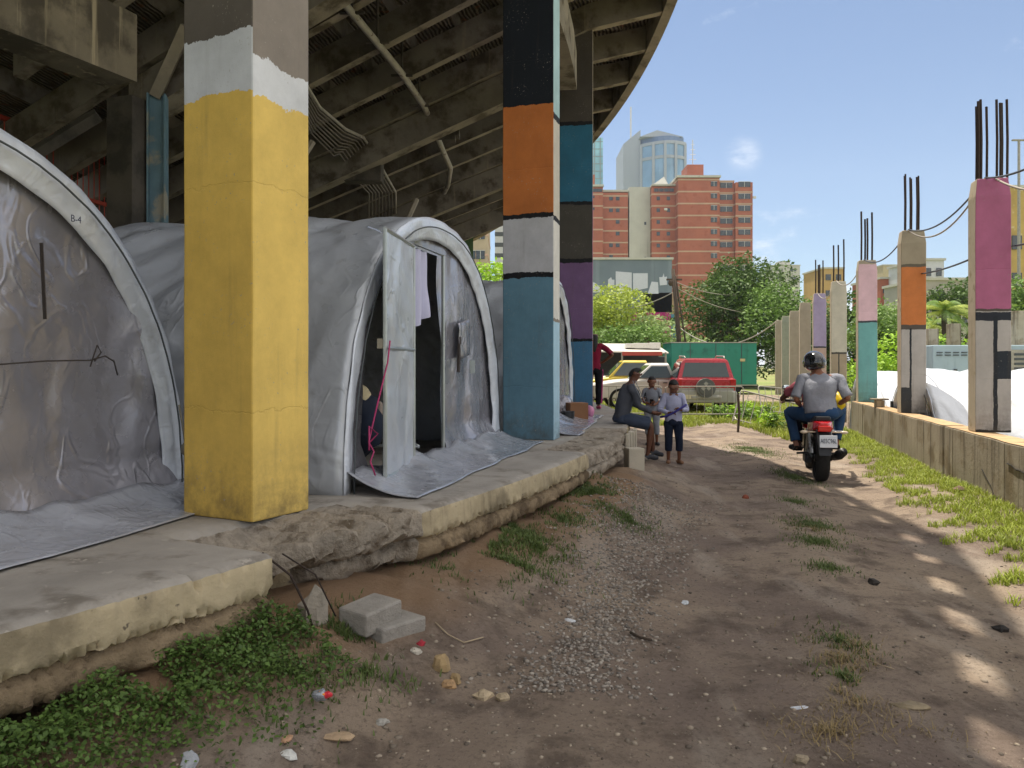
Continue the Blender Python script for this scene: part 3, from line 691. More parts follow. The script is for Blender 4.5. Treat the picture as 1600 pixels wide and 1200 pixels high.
mb = MB(); mb.tube([(math.cos(a_/10*2*PI)*.24, math.sin(a_/10*2*PI)*.1, .02*math.sin(a_)) for a_ in range(11)], .012, 6); o = mb.build('hoop_ring', malu, smooth=True); o.location = TM @ Vector((-.3, .35, .16)); tag(o, 'thin metal ring lying inside the tent doorway', 'ring')
# white tents beyond the low wall, on lower ground
fr2 = math.atan2(1, .253)
tent('tent', 'sunlit white tent with arched mouth just beyond the low wall', (6.98, 14.0, -.75), fr2-PI*0, 1.95, 2.1, 1, mwhite, 21) if False else None
def tent_right(label, loc, L, seed):
    return tent('white_tent', label, loc, fr2+PI, 1.95, 2.1, L, mwhite, seed, group='white tents beyond the low wall', skirt=False)
tent_right('big sunlit white tent behind the pink and orange posts', (7.0, 14.0, -.75), 11, 21)
tent_right('sunlit white tent beside the teal post, farther of the two', (8.25, 18.8, -.75), 9, 25)
# ================================================================ LOW WALL AND POSTS ON THE RIGHT
dv = Vector((.253, 1, 0)).normalized(); pv_ = Vector((dv.y, -dv.x, 0)); aw = math.atan2(dv.y, dv.x)
mwl = M('wall_concrete', 'a59b88', .92, var=.2, sc=1.2, second=('8a7c64', 2, .48, .64), streak=('5f5647', 11, .5, .7, .8), spots=('4d463b', 20, .68), bump=.5, bsc=24, bdist=.012, spec=.2)
mwt = M('wall_top', 'bf9f76', .92, var=.15, sc=3, second=('a08a6c', 4, .5, .64), bump=.4, bsc=30)
wl = thing('low_wall', 'long low streaked concrete wall under the painted posts', 'wall', (5.35, 9.375, 0), aw)
# local x along the wall, y to the left (towards the road)
mb = MB(); secs = [(-9.5, -5.0), (-4.985, -1.2), (-1.19, .62), (.66, 1.02), (1.1, 3.9), (3.92, 6.9), (6.95, 8.25)]
for i, (a, b_) in enumerate(secs):
    n = max(2, int((b_-a)/.12)); rings = []
    for k in range(n+1):
        x = a+(b_-a)*k/n; z1 = .70+.008*nz(x*2, 3)
        yo = .0+.006*nz(x*3, 1)+(.0 if i % 2 else .004)
        rings.append([(x, yo, -.2), (x, yo+.002*nz(x, 5), .3), (x, yo-.002, z1), (x, -.3, z1), (x, -.3, -.8)])
    mb.loft(rings, 0)
mb.build('wall', mwl, wl, bevel=.006)
mb = MB()
for i, (a, b_) in enumerate(secs):
    n = max(2, int((b_-a)/.15))
    mb.grid(lambda u, v: (a+.004+(b_-a-.008)*u, -.006-.285*v, .711+.008*nz((a+(b_-a)*u)*2, 3)), n, 1)
mb.build('wall_top', mwt, wl)
mcr = M('crack', '2e2a24', .95)
mb = MB(); pts = [(-1.3-.12*i+.0, .0065, .50+.05*nz(i*.9, 4)-.012*i) for i in range(9)]; mb.tube(pts, .008, 4)
pts = [(-.5+.0-.1*i, .0065, .34-.05*i+.03*nz(i*.9, 8)) for i in range(10)]; mb.tube(pts, .005, 4); mb.build('crack', mcr, wl)
rebm = M('rusty_rebar', '33261f', .85, var=.3, sc=20, bump=.6, bsc=180, bdist=.003)
mcream = M('post_side', 'c2b49c', .9, var=.12, sc=2, second=('a8977a', 5, .54, .68), streak=('857558', 12, .6, .78, .6), spots=('5e5546', 26, .7), bump=.5, bsc=30)
BARE = 'a59b86'
posts = [
 (9.375, 'post painted pink above and white below with black lines, nearest of the row', 'b0688a', [(-9, 9, 1.40, 1.44, '57504a'), (-9, 9, .0, 1.41, 'b3b0ac'), (.0, .60, 1.30, 1.40, '2a2f38'), (.19, .235, -.1, 1.35, '252b33'), (.235, .6, .62, .95, '2a323b'), (-9, 9, -.02, .03, '24292f')], 7, True, 1),
 (13.1, 'post with an orange block over white, second of the row', BARE, [(-9, 9, 1.44, 2.38, 'cf8048'), (-9, 9, 1.36, 1.44, '5b5650'), (-9, 9, .0, 1.36, 'b9b7b4'), (.13, .16, .0, 1.38, '2a3038'), (-1, .145, .0, .42, '3a3f45'), (-9, 9, 2.38, 2.43, '6b6558')], 6, True, 1),
 (17.0, 'pale pink and teal post, third of the row', BARE, [(-9, 9, 1.71, 2.92, 'd9b8bf'), (-9, 9, 1.68, 1.72, '3a3f45'), (-9, 9, -.1, 1.68, '6fa8a6')], 4, True, 1),
 (20.9, 'cream post with a thin dark cross line, fourth of the row', 'bfb9a6', [(-9, 9, -.1, 1.80, 'a3937a'), (-9, 9, 1.78, 1.83, '4a463f'), (.17, .2, 1.2, 1.8, '4a463f')], 3, False, 0),
 (24.7, 'lilac post with rusty bars, fifth of the row', 'a89bb8', [(-9, 9, -.1, 2.02, 'bba293'), (-9, 9, 2.02, 2.07, '3a3f45')], 4, False, 0),
 (28.6, 'bare concrete post right after the lilac one', BARE, [], 0, False, 0),
 (32.4, 'bare concrete post, third from the far end of the row', BARE, [], 0, False, 0),
 (36.2, 'greenish bare concrete post, second from the far end of the row', '9aa08c', [], 0, False, 0),
 (40.0, 'bare concrete post at the far end of the row', BARE, [], 0, False, 0)]
PT = []
for i, (Y, lab, base, zn, nb, onwall, _) in enumerate(posts):
    zb = .712 if onwall else 0.
    o = thing('concrete_post', lab, 'post', (WALLX(Y), Y, zb), aw-PI/2, 'posts along the low wall')
    o.location = Vector((WALLX(Y), Y, zb))+pv_*(.07)
    h = 3.69-zb+.02*(i % 3)-.01
    fm = paint('post_paint', base, zn, u='X', wob=.012, bump=.3, streak='6b614f')
    # faces the camera: local -y ; local x to the right
    mb = MB(); n = 14; rings = []
    ww = .38
    for k in range(n+1):
        z = h*k/n; top = .025 if k == n else 0
        rings.append([(0+top+.004*nz(i, z*2), 0+top, z), (ww-top+.004*nz(i+9, z*2), top, z), (ww-top, .28-top, z), (top, .28-top, z)])
    vs = [p for r in rings for p in r]; fs = []; mi = []
    for r_ in range(n):
        for k in range(4):
            fs.append((r_*4+k, r_*4+(k+1) % 4, (r_+1)*4+(k+1) % 4, (r_+1)*4+k)); mi.append(0 if k == 0 else 1)
    fs += [(3, 2, 1, 0), tuple(n*4+k for k in range(4))]; mi += [1, 1]
    mb.add(vs, fs, mi); mb.build('post', [fm, mcream], o, bevel=.012)
    bars = {7: [(.05, .06, .92), (.09, .10, .95), (.07, .2, .9), (.15, .1, .86), (.25, .08, .93), (.3, .12, .9), (.34, .2, .92), (.355, .07, .92)],
            6: [(.07, .06, .9), (.11, .2, .96), (.16, .1, .88), (.2, .2, .88), (.26, .1, .88), (.31, .2, .92)],
            4: [(.08, .1, 1.05), (.17, .2, .9), (.2, .1, .9), (.3, .15, 1.03)], 3: [(.07, .1, .95), (.2, .2, .97), (.32, .1, 1.1)]}.get(nb, [])
    for bx_, by_, bh in bars:
        mb = MB(); mb.tube([(bx_, by_, h-.03), (bx_+.004, by_, h+bh*.5), (bx_-.006*nz(bx_*40, i), by_+.01, h+bh)], .0145 if nb > 4 else .02, 7); mb.build('rebar', rebm, o)
    PT.append(o.location+Vector((0, 0, h)))
def cable(label, a, b_, sag, r=.012, mat=None, n=16, name='cable', grp='cables strung along the posts'):
    a, b_ = Vector(a), Vector(b_); mb = MB()
    mb.tube([a.lerp(b_, i/n)-Vector((0, 0, sag*4*(i/n)*(1-i/n))) for i in range(n+1)], r, 6)
    return tag(mb.build(name, mat or mcab, smooth=True), label, 'cable', grp)
mcab = M('grey_cable', '4d5058', .6); mcab2 = M('pale_cable', 'a59c90', .6)
cp = [p+Vector((.15, .05, .02)) for p in PT]
cable('thick cable rising from the pink post out of the picture', cp[0], px(1640, 245, 7.0), .05)
cable('pale cable leaving the pink post to the right', cp[0]+Vector((.1, 0, 0)), px(1640, 298, 7.5), .05, mat=mcab2)
cable('dark cable looping between the pink and the orange post', cp[0], cp[1], .22)
cable('pale cable looping between the pink and the orange post', cp[0]+Vector((0, 0, -.02)), cp[1]+Vector((0, 0, -.01)), .34, mat=mcab2)
cable('cable sagging between the orange and the teal post', cp[1], cp[2], .24)
cable('cable between the teal post and the cream post', cp[2], cp[3], .3, mat=mcab2)
cable('cable between the cream post and the lilac post', cp[3], cp[4], .3, mat=mcab2)
cable('pale cable sagging from the last post to the utility pole', cp[8], px(1062, 512, 46), 1.1, .03, mat=mcab2)
cable('dark cable low between the orange and the pink post', px(1436, 428, 13.3), px(1516, 405, 9.6), .03)
cable('dark cable right of the pink post low down', px(1572, 385, 9.6), px(1640, 366, 8.), .03)
# short stake and pipe by the wall
sb = px(1374, 692, 14.9); sb.z = 0
mb = MB(); mb.box((0, 0, .42), (.15, .12, .84)); mb.box((0, 0, .86), (.3, .14, .03)); o = mb.build('stake', mwl, bevel=.006); o.location = (sb.x, sb.y, .0); tag(o, 'short concrete stake in the grass before the wall', 'stake')
mb = MB(); mb.tube([(0, 0, 0), (0, 0, .82)], .03, 8); mb.tube([(0, 0, .3), (0, 0, .5)], .045, 8); o = mb.build('standpipe', M('dark_pipe', '3c4347', .6)); o.location = (sb.x+.28, sb.y+.1, 0); tag(o, 'dark vertical pipe beside the short stake', 'pipe')
# ================================================================ PEOPLE
def skin_obj(name, pts, edges, mat, parent=None, sub=2, label=None):
    """pts: {key: (co, r)}; the first key is the root of the skin"""
    keys = list(pts); me = bpy.data.meshes.new(name+'_sk')
    me.from_pydata([tuple(pts[k][0]) for k in keys], [(keys.index(a), keys.index(b_)) for a, b_ in edges], [])
    o = bpy.data.objects.new(name+'_sk', me); COL.objects.link(o)
    md = o.modifiers.new('k', 'SKIN'); md.branch_smoothing = .3; md.use_smooth_shade = True
    for i, k in enumerate(keys):
        r = pts[k][1]; r = r if isinstance(r, tuple) else (r, r)
        me.skin_vertices[0].data[i].radius = r; me.skin_vertices[0].data[i].use_root = (i == 0)
    s = o.modifiers.new('s', 'SUBSURF'); s.levels = sub; s.render_levels = sub
    bpy.context.view_layer.update()
    m2 = bpy.data.meshes.new_from_object(o.evaluated_get(bpy.context.evaluated_depsgraph_get())); bpy.data.objects.remove(o)
    m2.materials.clear(); m2.materials.append(mat); m2.name = name; m2.shade_smooth()
    r = bpy.data.objects.new(name, m2); COL.objects.link(r)
    if parent is not None: r.parent = parent
    if label: r['label'] = label
    return r
def lerp(a, b_, t): return Vector(a).lerp(Vector(b_), t)
def person(label, loc, rz, J, s, skinm, hairm, top, topm, pants=None, pantm=None, plen=1., slv=.35, shoe=None, hair='short', cat='person', collar=None, helmet=False, group=None, fat=1., hs=1.):
    """J: joints in metres in local space (x right side of body, y forward, z up): hip chest neck head face + limbs"""
    o = thing('person', label, cat, loc, rz, group)
    J = {k: Vector(v) for k, v in J.items()}
    up = (J['head']-J['neck']).normalized(); f = J['face'].normalized(); side = f.cross(up).normalized()
    hd = J['head']; P = {}; h = s*hs
    P['pel'] = (J['hip'], .09*s); P['waist'] = (lerp(J['hip'], J['chest'], .45), .08*s); P['chest'] = (J['chest'], .09*s); P['ucb'] = (lerp(J['chest'], J['neck'], .62), .075*s)
    P['neck'] = (J['neck'], .052*s); P['jaw'] = (hd-up*.07*h+f*.014*h, .068*h); P['skull'] = (hd+up*.0*s, (.092*h, .1*h)); P['crown'] = (hd+up*.06*h-f*.01*h, .085*h)
    P['nose'] = (hd+f*.1*h-up*.015*h, .014*h); P['chin'] = (hd+f*.062*h-up*.088*h, .026*h)
    E_ = [('pel', 'waist'), ('waist', 'chest'), ('chest', 'ucb'), ('ucb', 'neck'), ('neck', 'jaw'), ('jaw', 'skull'), ('skull', 'crown'), ('skull', 'nose'), ('jaw', 'chin')]
    for e, sd in (('earR', 1), ('earL', -1)):
        P[e] = (hd+side*sd*.088*h-up*.01*h-f*.005*h, .017*h); E_.append(('skull', e))
    for k in 'LR':
        sh, el, wr = J['sh'+k], J['el'+k], J['wr'+k]; hp, kn, an, to = J['hp'+k], J['kn'+k], J['an'+k], J['to'+k]
        P['sh'+k] = (sh, .058*s); P['ua'+k] = (lerp(sh, el, .5), .046*s); P['el'+k] = (el, .038*s); P['fa'+k] = (lerp(el, wr, .4), .036*s); P['wr'+k] = (wr, .025*s)
        d = J.get('hd'+k, (wr-el)).normalized(); pal = wr+d*.065*s; P['pa'+k] = (pal, (.034*s, .02*s))
        E_ += [('ucb', 'sh'+k), ('sh'+k, 'ua'+k), ('ua'+k, 'el'+k), ('el'+k, 'fa'+k), ('fa'+k, 'wr'+k), ('wr'+k, 'pa'+k)]
        a = d.orthogonal().normalized(); c_ = d.cross(a)
        for q in range(4):
            off = (q-1.5)*.019*s; ln = (.062, .072, .068, .055)[q]*s
            b0 = pal+d*.03*s+a*off; b1 = b0+d*ln*.6-c_*.012*s; b2 = b1+d*ln*.35-c_*.03*s
            for nme, co, r in (('f%d0' % q, b0, .0105), ('f%d1' % q, b1, .009), ('f%d2' % q, b2, .0075)): P[nme+k] = (co, r*s)
            E_ += [('pa'+k, 'f%d0' % q+k), ('f%d0' % q+k, 'f%d1' % q+k), ('f%d1' % q+k, 'f%d2' % q+k)]
        th = pal-d*.02*s-a*.034*s; P['t0'+k] = (th, .012*s); P['t1'+k] = (th+d*.04*s-a*.012*s-c_*.015*s, .009*s); E_ += [('pa'+k, 't0'+k), ('t0'+k, 't1'+k)]
        P['hp'+k] = (hp, .088*s*fat); P['th'+k] = (lerp(hp, kn, .45), .074*s); P['kn'+k] = (kn, .052*s); P['ca'+k] = (lerp(kn, an, .35), .05*s); P['an'+k] = (an, .033*s)
        td = (to-an); P['he'+k] = (an+Vector((0, 0, -.045*s))-td.normalized()*.025*s, .033*s); P['to'+k] = (to, .026*s)
        E_ += [('pel', 'hp'+k), ('hp'+k, 'th'+k), ('th'+k, 'kn'+k), ('kn'+k, 'ca'+k), ('ca'+k, 'an'+k), ('an'+k, 'he'+k), ('he'+k, 'to'+k)]
    skin_obj('body', P, E_, skinm, o)
    # clothing: lofted torso with sleeves, trousers with legs, all with loose folds
    def fold(mb, amp, sc):
        mb.v = [tuple(Vector(v)+Vector(v-Vector(cn)).normalized()*0 + Vector((noise.noise((v[0]*sc, v[1]*sc, v[2]*sc*.6)), noise.noise((v[1]*sc, v[2]*sc*.6, v[0]*sc+5)), 0))*amp) for v, cn in ((Vector(v_), (0, 0, v_[2])) for v_ in mb.v)]
    def smooth_tube(mb, pts, rs, n=14, k=5):
        pts = [Vector(p) for p in pts]; out = []; ro = []
        for i in range(len(pts)-1):
            p0 = pts[max(0, i-1)]; p1 = pts[i]; p2 = pts[i+1]; p3 = pts[min(len(pts)-1, i+2)]
            for j in range(k):
                t = j/k; q = .5*((2*p1)+(p2-p0)*t+(2*p0-5*p1+4*p2-p3)*t*t+(3*p1-p0-3*p2+p3)*t**3)
                out.append(p1.lerp(p2, t).lerp(q, .6)); ro.append(rs[i]+(rs[i+1]-rs[i])*t)
        out.append(pts[-1]); ro.append(rs[-1]); mb.tube(out, ro, n)
    hipc, chc, nkc = J['hip'], J['chest'], J['neck']; shc = (J['shL']+J['shR'])/2; sw = (J['shR']-J['shL']).length/2
    sdir = (J['shR']-J['shL']).normalized()
    secs = [(lerp(hipc, chc, -.12), .150*fat, .118*fat), (lerp(hipc, chc, .25), .152*fat, .120*fat), (lerp(hipc, chc, .6), .150*fat, .115*fat), (chc, .168*fat, .122*fat), (lerp(chc, shc, .6), max(.165*fat, sw/s*.95), .112*fat), (lerp(shc, nkc, .0), sw/s*.98, .085), (lerp(shc, nkc, .3), sw/s*.66, .072), (lerp(shc, nkc, .66), .078, .066), (lerp(shc, nkc, .78), .062, .058)]
    mb = MB(); rings = []; nn = len(secs)
    for i, (c_, rx, ry) in enumerate(secs):
        tn = (secs[min(i+1, nn-1)][0]-secs[max(i-1, 0)][0]).normalized(); fw = tn.cross(sdir).normalized()
        if fw.dot(f) < 0: fw = -fw
        rings.append([c_+sdir*(math.copysign(abs(math.cos(a))**.85, math.cos(a))*rx*s)+fw*(math.copysign(abs(math.sin(a))**.85, math.sin(a))*ry*s) for a in (2*PI*j/20 for j in range(20))])
    fine = []
    for i in range(len(rings)-1):
        for t in (0, .34, .67): fine.append([rings[i][j].lerp(rings[i+1][j], t) for j in range(20)])
    fine.append(rings[-1]); mb.loft(fine)
    for k in 'LR':
        sh, el, wr = J['sh'+k], J['el'+k], J['wr'+k]; ins = lerp(sh, shc, .35)
        if slv <= .5: smooth_tube(mb, [ins-Vector((0, 0, .03*s)), sh-Vector((0, 0, .018*s)), lerp(sh, el, max(slv*2, .15)*.6), lerp(sh, el, max(slv*2, .15))], [.085*s, .07*s, .06*s, .06*s])
        else: smooth_tube(mb, [ins-Vector((0, 0, .025*s)), sh-Vector((0, 0, .012*s)), lerp(sh, el, .5), el, lerp(el, wr, .5), lerp(el, wr, (slv-.5)*2*.93)], [.085*s, .072*s, .06*s, .052*s, .045*s, .037*s])
    fold(mb, .03*s, 9/s); mb.build(top, topm, o, smooth=True)
    if pants:
        mb = MB(); lowd = (hipc-chc).normalized(); rg_ = []
        for (q, rx, ry) in ((.1, .148*fat, .115*fat), (-.05, .158*fat, .125*fat), (-.22, .160*fat, .128*fat), (-.36, .12*fat, .10*fat)):
            c_ = hipc+lowd*(-q*.3*s); fw = f-f.dot(lowd)*lowd; fw = fw.normalized() if fw.length > .1 else Vector((0, 1, 0))
            sd2 = (J['hpR']-J['hpL']).normalized(); rg_.append([c_+sd2*math.cos(a)*rx*s+fw*math.sin(a)*ry*s for a in (2*PI*j/18 for j in range(18))])
        mb.loft(rg_)
        for k in 'LR':
            hp, kn, an = J['hp'+k], J['kn'+k], J['an'+k]
            if plen >= .55: smooth_tube(mb, [lerp(hp, hipc, .3), lerp(hp, kn, .15), lerp(hp, kn, .6), kn, lerp(kn, an, .5), lerp(kn, an, (plen-.5)*2*.97)], [.09*s*fat, .1*s, .084*s, .07*s, .064*s, .055*s])
            else: smooth_tube(mb, [lerp(hp, hipc, .3), lerp(hp, kn, .2), lerp(hp, kn, .6), lerp(hp, kn, min(.97, plen*2))], [.09*s*fat, .102*s, .092*s, .088*s])
        fold(mb, .018*s, 8/s); mb.build(pants, pantm, o, smooth=True)
    if shoe:
        for k in 'LR':
            an, to = J['an'+k], J['to'+k]; td = (to-an); td.z = 0; td = td.normalized()
            z0 = min(an.z, to.z)
            T = {'a': (an+Vector((0, 0, -.02*s)), .044*s), 'h': (an+Vector((0, 0, -.05*s))-td*.025*s, .042*s), 'm': (lerp(an, to, .55)+Vector((0, 0, -.022*s)), .042*s), 't': (to+td*.012, .034*s)}
            skin_obj('shoe', T, [('a', 'h'), ('a', 'm'), ('m', 't')], shoe, o, 2)
    R = Matrix((side, f, up)).transposed()
    if hair == 'short':
        mb = MB(); mb.ell((0, 0, 0), (.083*h, .095*h, .093*h), 22, 16); out_ = []
        for v in mb.v:
            k_ = 1+.05*noise.noise((v[0]*70, v[1]*70, v[2]*70)); x_, y_, z_ = v
            if z_ < (.045*h if y_ > .035*h else (-.02*h if y_ > -.03*h else -.075*h)): k_ = .55
            out_.append((x_*k_, y_*k_-.012*h, z_*k_+.012*h))
        mb.v = out_
        mb.v = [tuple(R @ Vector(v)+hd) for v in mb.v]; mb.build('hair', hairm, o, smooth=True)
    elif hair == 'long':
        T = {'a': (hd+up*.03*s-f*.02*s, .098*s), 'b': (hd-f*.045*s-up*.08*s, .085*s), 'c': (hd-f*.07*s-up*.24*s, .07*s), 'd': (hd-f*.07*s-up*.38*s, .03*s)}
        skin_obj('hair', T, [('a', 'b'), ('b', 'c'), ('c', 'd')], hairm, o)
    for sd in (-1, 1):
        mb = MB(); mb.ell(hd+f*.082*h+side*sd*.032*h+up*.006*h, (.012*h,)*3, 8, 6); mb.build('eye', meye, o, smooth=True)
    mb = MB(); mb.tube([hd+f*(.083-.006*abs(i-2))*h+side*(i-2)*.011*h-up*.048*h for i in range(5)], [.003*s, .006*s, .007*s, .006*s, .003*s], 6); mb.build('mouth', mlip, o, smooth=True)
    return o, J
meye = M('eye', '15100d', .3); mlip = M('lips', '6b3a33', .6)
sk1 = M('skin_dark', '6e4530', .55, var=.1, sc=9); sk2 = M('skin_tan', '8a5a42', .55, var=.1, sc=9); sk3 = M('skin_brown', '5f3a28', .55, var=.1, sc=9)
hr = M('black_hair', '120f0e', .7, bump=.8, bsc=120, var=.3)
def cloth(name, col, **k): return M(name, col, .9, var=.16, sc=5, bump=.6, bsc=16, bdist=.02, spec=.2, **k)
# --- man sitting on the edge of the walkway, seen from his right side, looking right
J = dict(hip=(0, 0, .12), chest=(0, .06, .44), neck=(0, .16, .66), head=(0, .23, .80), face=(.12, 1, -.1),
  shR=(.18, .12, .58), elR=(.25, .22, .30), wrR=(.20, .44, .20), hdR=(-.1, 1, -.35), shL=(-.18, .12, .58), elL=(-.24, .26, .32), wrL=(-.1, .46, .20), hdL=(.3, 1, -.3),
  hpR=(.09, .02, .09), knR=(.13, .45, -.02), anR=(.10, .40, -.48), toR=(.12, .56, -.54), hpL=(-.09, .02, .09), knL=(-.12, .50, .01), anL=(-.16, .56, -.44), toL=(-.17, .73, -.53))
msock = M('dark_shoe', '31333a', .7)
man, _ = person('man in a dark grey long-sleeved shirt and shorts sitting on the walkway edge, looking right', (1.64, 11.95, .62), R_(-84), {k: (v if k in ('face', 'hdL', 'hdR') else tuple(c*.93 for c in v)) for k, v in J.items()}, .98, sk3, hr, 'shirt', cloth('dark_grey_shirt', '4c4f57'), 'shorts', cloth('blue_grey_shorts', '3d4657'), .46, 1., msock)
mb = MB(); mb.tube([(.185, .12, .645), (.262, .17, .48), (.29, .25, .31)], .007, 4); mb.tube([(.2, .15, .645), (.272, .21, .48), (.292, .28, .33)], .007, 4); mb.build('sleeve_stripe', M('grey_stripe', '7f848c', .9), man)
# --- boy behind him, facing the camera, hands together on a phone
def stand_J(h, lean=0, arms=None, step=.07):
    s = h/1.72
    J = dict(hip=(0, 0, .90), chest=(0, .0, 1.22), neck=(0, .0, 1.47), head=(0, .02, 1.61), face=(0, 1, -.2), shR=(.17, 0, 1.40), shL=(-.17, 0, 1.40),
      elR=(.23, .02, 1.13), wrR=(.20, .16, .95), elL=(-.23, .02, 1.13), wrL=(-.2, .16, .95),
      hpR=(.09, 0, .87), knR=(.1, .03, .48), anR=(.1, -.01, .09), toR=(.13, .14, .035), hpL=(-.09, 0, .87), knL=(-.12, .03, .48), anL=(-.12, -.01, .09), toL=(-.17, .13, .035))
    J.update(arms or {})
    return {k: ((Vector(v)*s) if k not in ('face', 'hdL', 'hdR') else Vector(v)) for k, v in J.items()}, s
Ja, s_ = stand_J(1.25, arms=dict(elR=(.22, .06, 1.10), wrR=(.06, .26, 1.06), elL=(-.24, .04, 1.12), wrL=(-.02, .26, 1.02), hdR=(-.6, .6, .3), hdL=(.6, .6, .2), face=(.15, 1, -.35)))
boyA, _ = person('boy in grey shirt with dark sleeves looking down, behind the seated man', (2.58, 14.75, gh(2.58, 14.75)), R_(170), Ja, s_*1.06, sk1, hr, 'shirt', cloth('grey_vest', '7f848d'), 'shorts', cloth('light_grey_shorts', '868b93'), .55, .3, msock, hs=1.18)
for k in 'LR':
    sh, el = Ja['sh'+k], Ja['el'+k]; skin_obj('sleeve', {'a': (sh, .064*s_), 'b': (lerp(sh, el, .75), .06*s_)}, [('a', 'b')], cloth('black_sleeve', '17191f'), boyA)
mb = MB(); mb.box((-.06*s_+.05, .33*s_, 1.1*s_), (.07, .012, .13), rot=rotm('X', -.5)); o = mb.build('phone', M('phone_black', '101216', .2)); o.location = boyA.location; o.rotation_euler = boyA.rotation_euler; tag(o, 'dark phone held by the boy behind the seated man', 'phone')
Jb, s_ = stand_J(1.25, arms=dict(elR=(.27, .04, 1.12), wrR=(.13, .24, 1.06), elL=(-.27, .04, 1.12), wrL=(-.13, .22, 1.12), hdR=(-.7, .5, .1), hdL=(.7, .4, .3), face=(.05, 1, -.6), head=(0, .05, 1.60)))
msand = M('sandal', '7d5a40', .7)
boyB, _ = person('boy in a lilac pullover and rolled dark jeans standing nearest, head bent over a strap', (2.43, 12.05, gh(2.43, 12.05)), R_(176), Jb, s_*1.08, sk1, hr, 'pullover', cloth('lilac_pullover', 'a9abc4'), 'jeans', cloth('navy_jeans', '1c2436'), .78, 1., msand, hs=1.18)
mb = MB(); q_ = [Vector(v)*s_ for v in ((-.22, .33, 1.24), (-.1, .36, 1.16), (.03, .36, 1.08), (.18, .32, 1.0), (.3, .27, .98))]; mb.tube(q_, .017, 6); o = mb.build('strap', M('violet_strap', '2d2878', .6), smooth=True); o.location = boyB.location; o.rotation_euler = boyB.rotation_euler; tag(o, 'violet strap stretched between the hands of the boy in lilac', 'strap')
# --- woman on the walkway beside the third pillar
Jw, s_ = stand_J(1.55, arms=dict(elR=(.42, -.06, 1.20), wrR=(.19, .05, 1.03), hdR=(-.7, .5, -.2), elL=(-.2, .05, 1.12), wrL=(-.15, .18, .95), face=(-.2, 1, -.1)))
woman, _ = person('woman in a maroon top and black trousers, hand on hip, half behind the third pillar', (1.63, 15.9, .62), R_(172)+PI, Jw, s_, sk1, hr, 'top', cloth('maroon_top', '7b1c36'), 'trousers', cloth('black_trousers', '16151b'), 1., .45, M('pink_shoe', 'b94b72', .6), hair='long')
for k in 'LR':
    mb = MB(); h_, kn, an = Jw['hp'+k], Jw['kn'+k], Jw['an'+k]; sd = .088*s_*(1 if k == 'R' else -1)
    mb.tube([h_+Vector((sd*1.1, 0, 0)), kn+Vector((sd*.84, 0, 0)), an+Vector((sd*.72, 0, .04))], .02, 6); mb.build('trouser_stripe', M('magenta_stripe', 'a3386f', .9), woman)
# ================================================================ MOTORCYCLE AND RIDERS
bk = thing('motorcycle', 'red and black motorcycle carrying two riders away up the track', 'motorcycle', (3.97, 10.18, gh(3.97, 10.18)+.005), R_(-14))
mblk = M('black_plastic', '131315', .45, var=.1, bump=.1); mrb = M('rubber', '1c1b1a', .9, var=.2, sc=12, bump=.8, bsc=60, bdist=.006); mrd = M('bike_red', 'b3121d', .25, var=.06, coat=.6); mchr = M('steel_part', '9a9a98', .3, metal=.9)
def wheel(y, r, wd, name='wheel', parent=bk, x=0, spokes=5, ty=mrb, rimm=None):
    rim = MB(); T = MB()
    pr = [(-wd/2, r*.74), (-wd/2*1.05, r*.84), (-wd*.42, r*.95), (-wd*.2, r*1.0), (wd*.2, r*1.0), (wd*.42, r*.95), (wd/2*1.05, r*.84), (wd/2, r*.74)]
    T.loft([[(x+a, y+math.cos(2*PI*i/32)*b_, r+math.sin(2*PI*i/32)*b_) for a, b_ in pr] for i in range(33)], cap=False)
    to = T.build(name, ty, parent, smooth=True)
    pr = [(-wd*.4, r*.70), (-wd*.42, r*.76), (wd*.42, r*.76), (wd*.4, r*.70)]
    rim.loft([[(x+a, y+math.cos(2*PI*i/32)*b_, r+math.sin(2*PI*i/32)*b_) for a, b_ in pr] for i in range(33)], cap=False)
    rim.tube([(x-wd*.5, y, r), (x+wd*.5, y, r)], r*.16, 12)
    for i in range(spokes):
        an = 2*PI*i/spokes; rim.tube([(x, y, r), (x, y+math.cos(an)*r*.73, r+math.sin(an)*r*.73)], r*.06, 5)
    rim.build('rim', rimm or mblk, to); return to
wheel(.3, .305, .16); wheel(1.58, .30, .10)
mb = MB(); mb.tube([(-.09, .3, .305), (-.1, .75, .36)], .025, 6); mb.tube([(.09, .3, .305), (.1, .75, .36)], .025, 6); mb.build('swingarm', mblk, bk)
for s in (-1, 1):
    mb = MB(); mb.tube([(s*.11, .34, .36), (s*.13, .42, .68)], .026, 8); mb.tube([(s*.115, .36, .44), (s*.125, .40, .6)], .036, 8); mb.build('shock', mchr, bk)
    mb = MB(); mb.tube([(s*.1, 1.58, .3), (s*.1, 1.38, .85)], .022, 8); mb.build('fork', mchr, bk)
mb = MB(); mb.box((0, .88, .42), (.24, .42, .34), taper=(.8, .8)); mb.tube([(0, .9, .5), (0, 1.02, .72)], .09, 10); mb.box((0, .9, .24), (.3, .3, .12)); mb.build('engine', M('engine', '3a3a3c', .5, metal=.5, bump=.3), bk, bevel=.02)
mb = MB(); mb.loft([[(-.1, .1, .80), (.1, .1, .80), (.09, .1, .86), (-.09, .1, .86)], [(-.15, .4, .77), (.15, .4, .77), (.13, .4, .85), (-.13, .4, .85)], [(-.12, .75, .72), (.12, .75, .72), (.11, .75, .79), (-.11, .75, .79)], [(-.08, .98, .76), (.08, .98, .76), (.07, .98, .80), (-.07, .98, .80)]]); mb.build('seat', mblk, bk, bevel=.015)
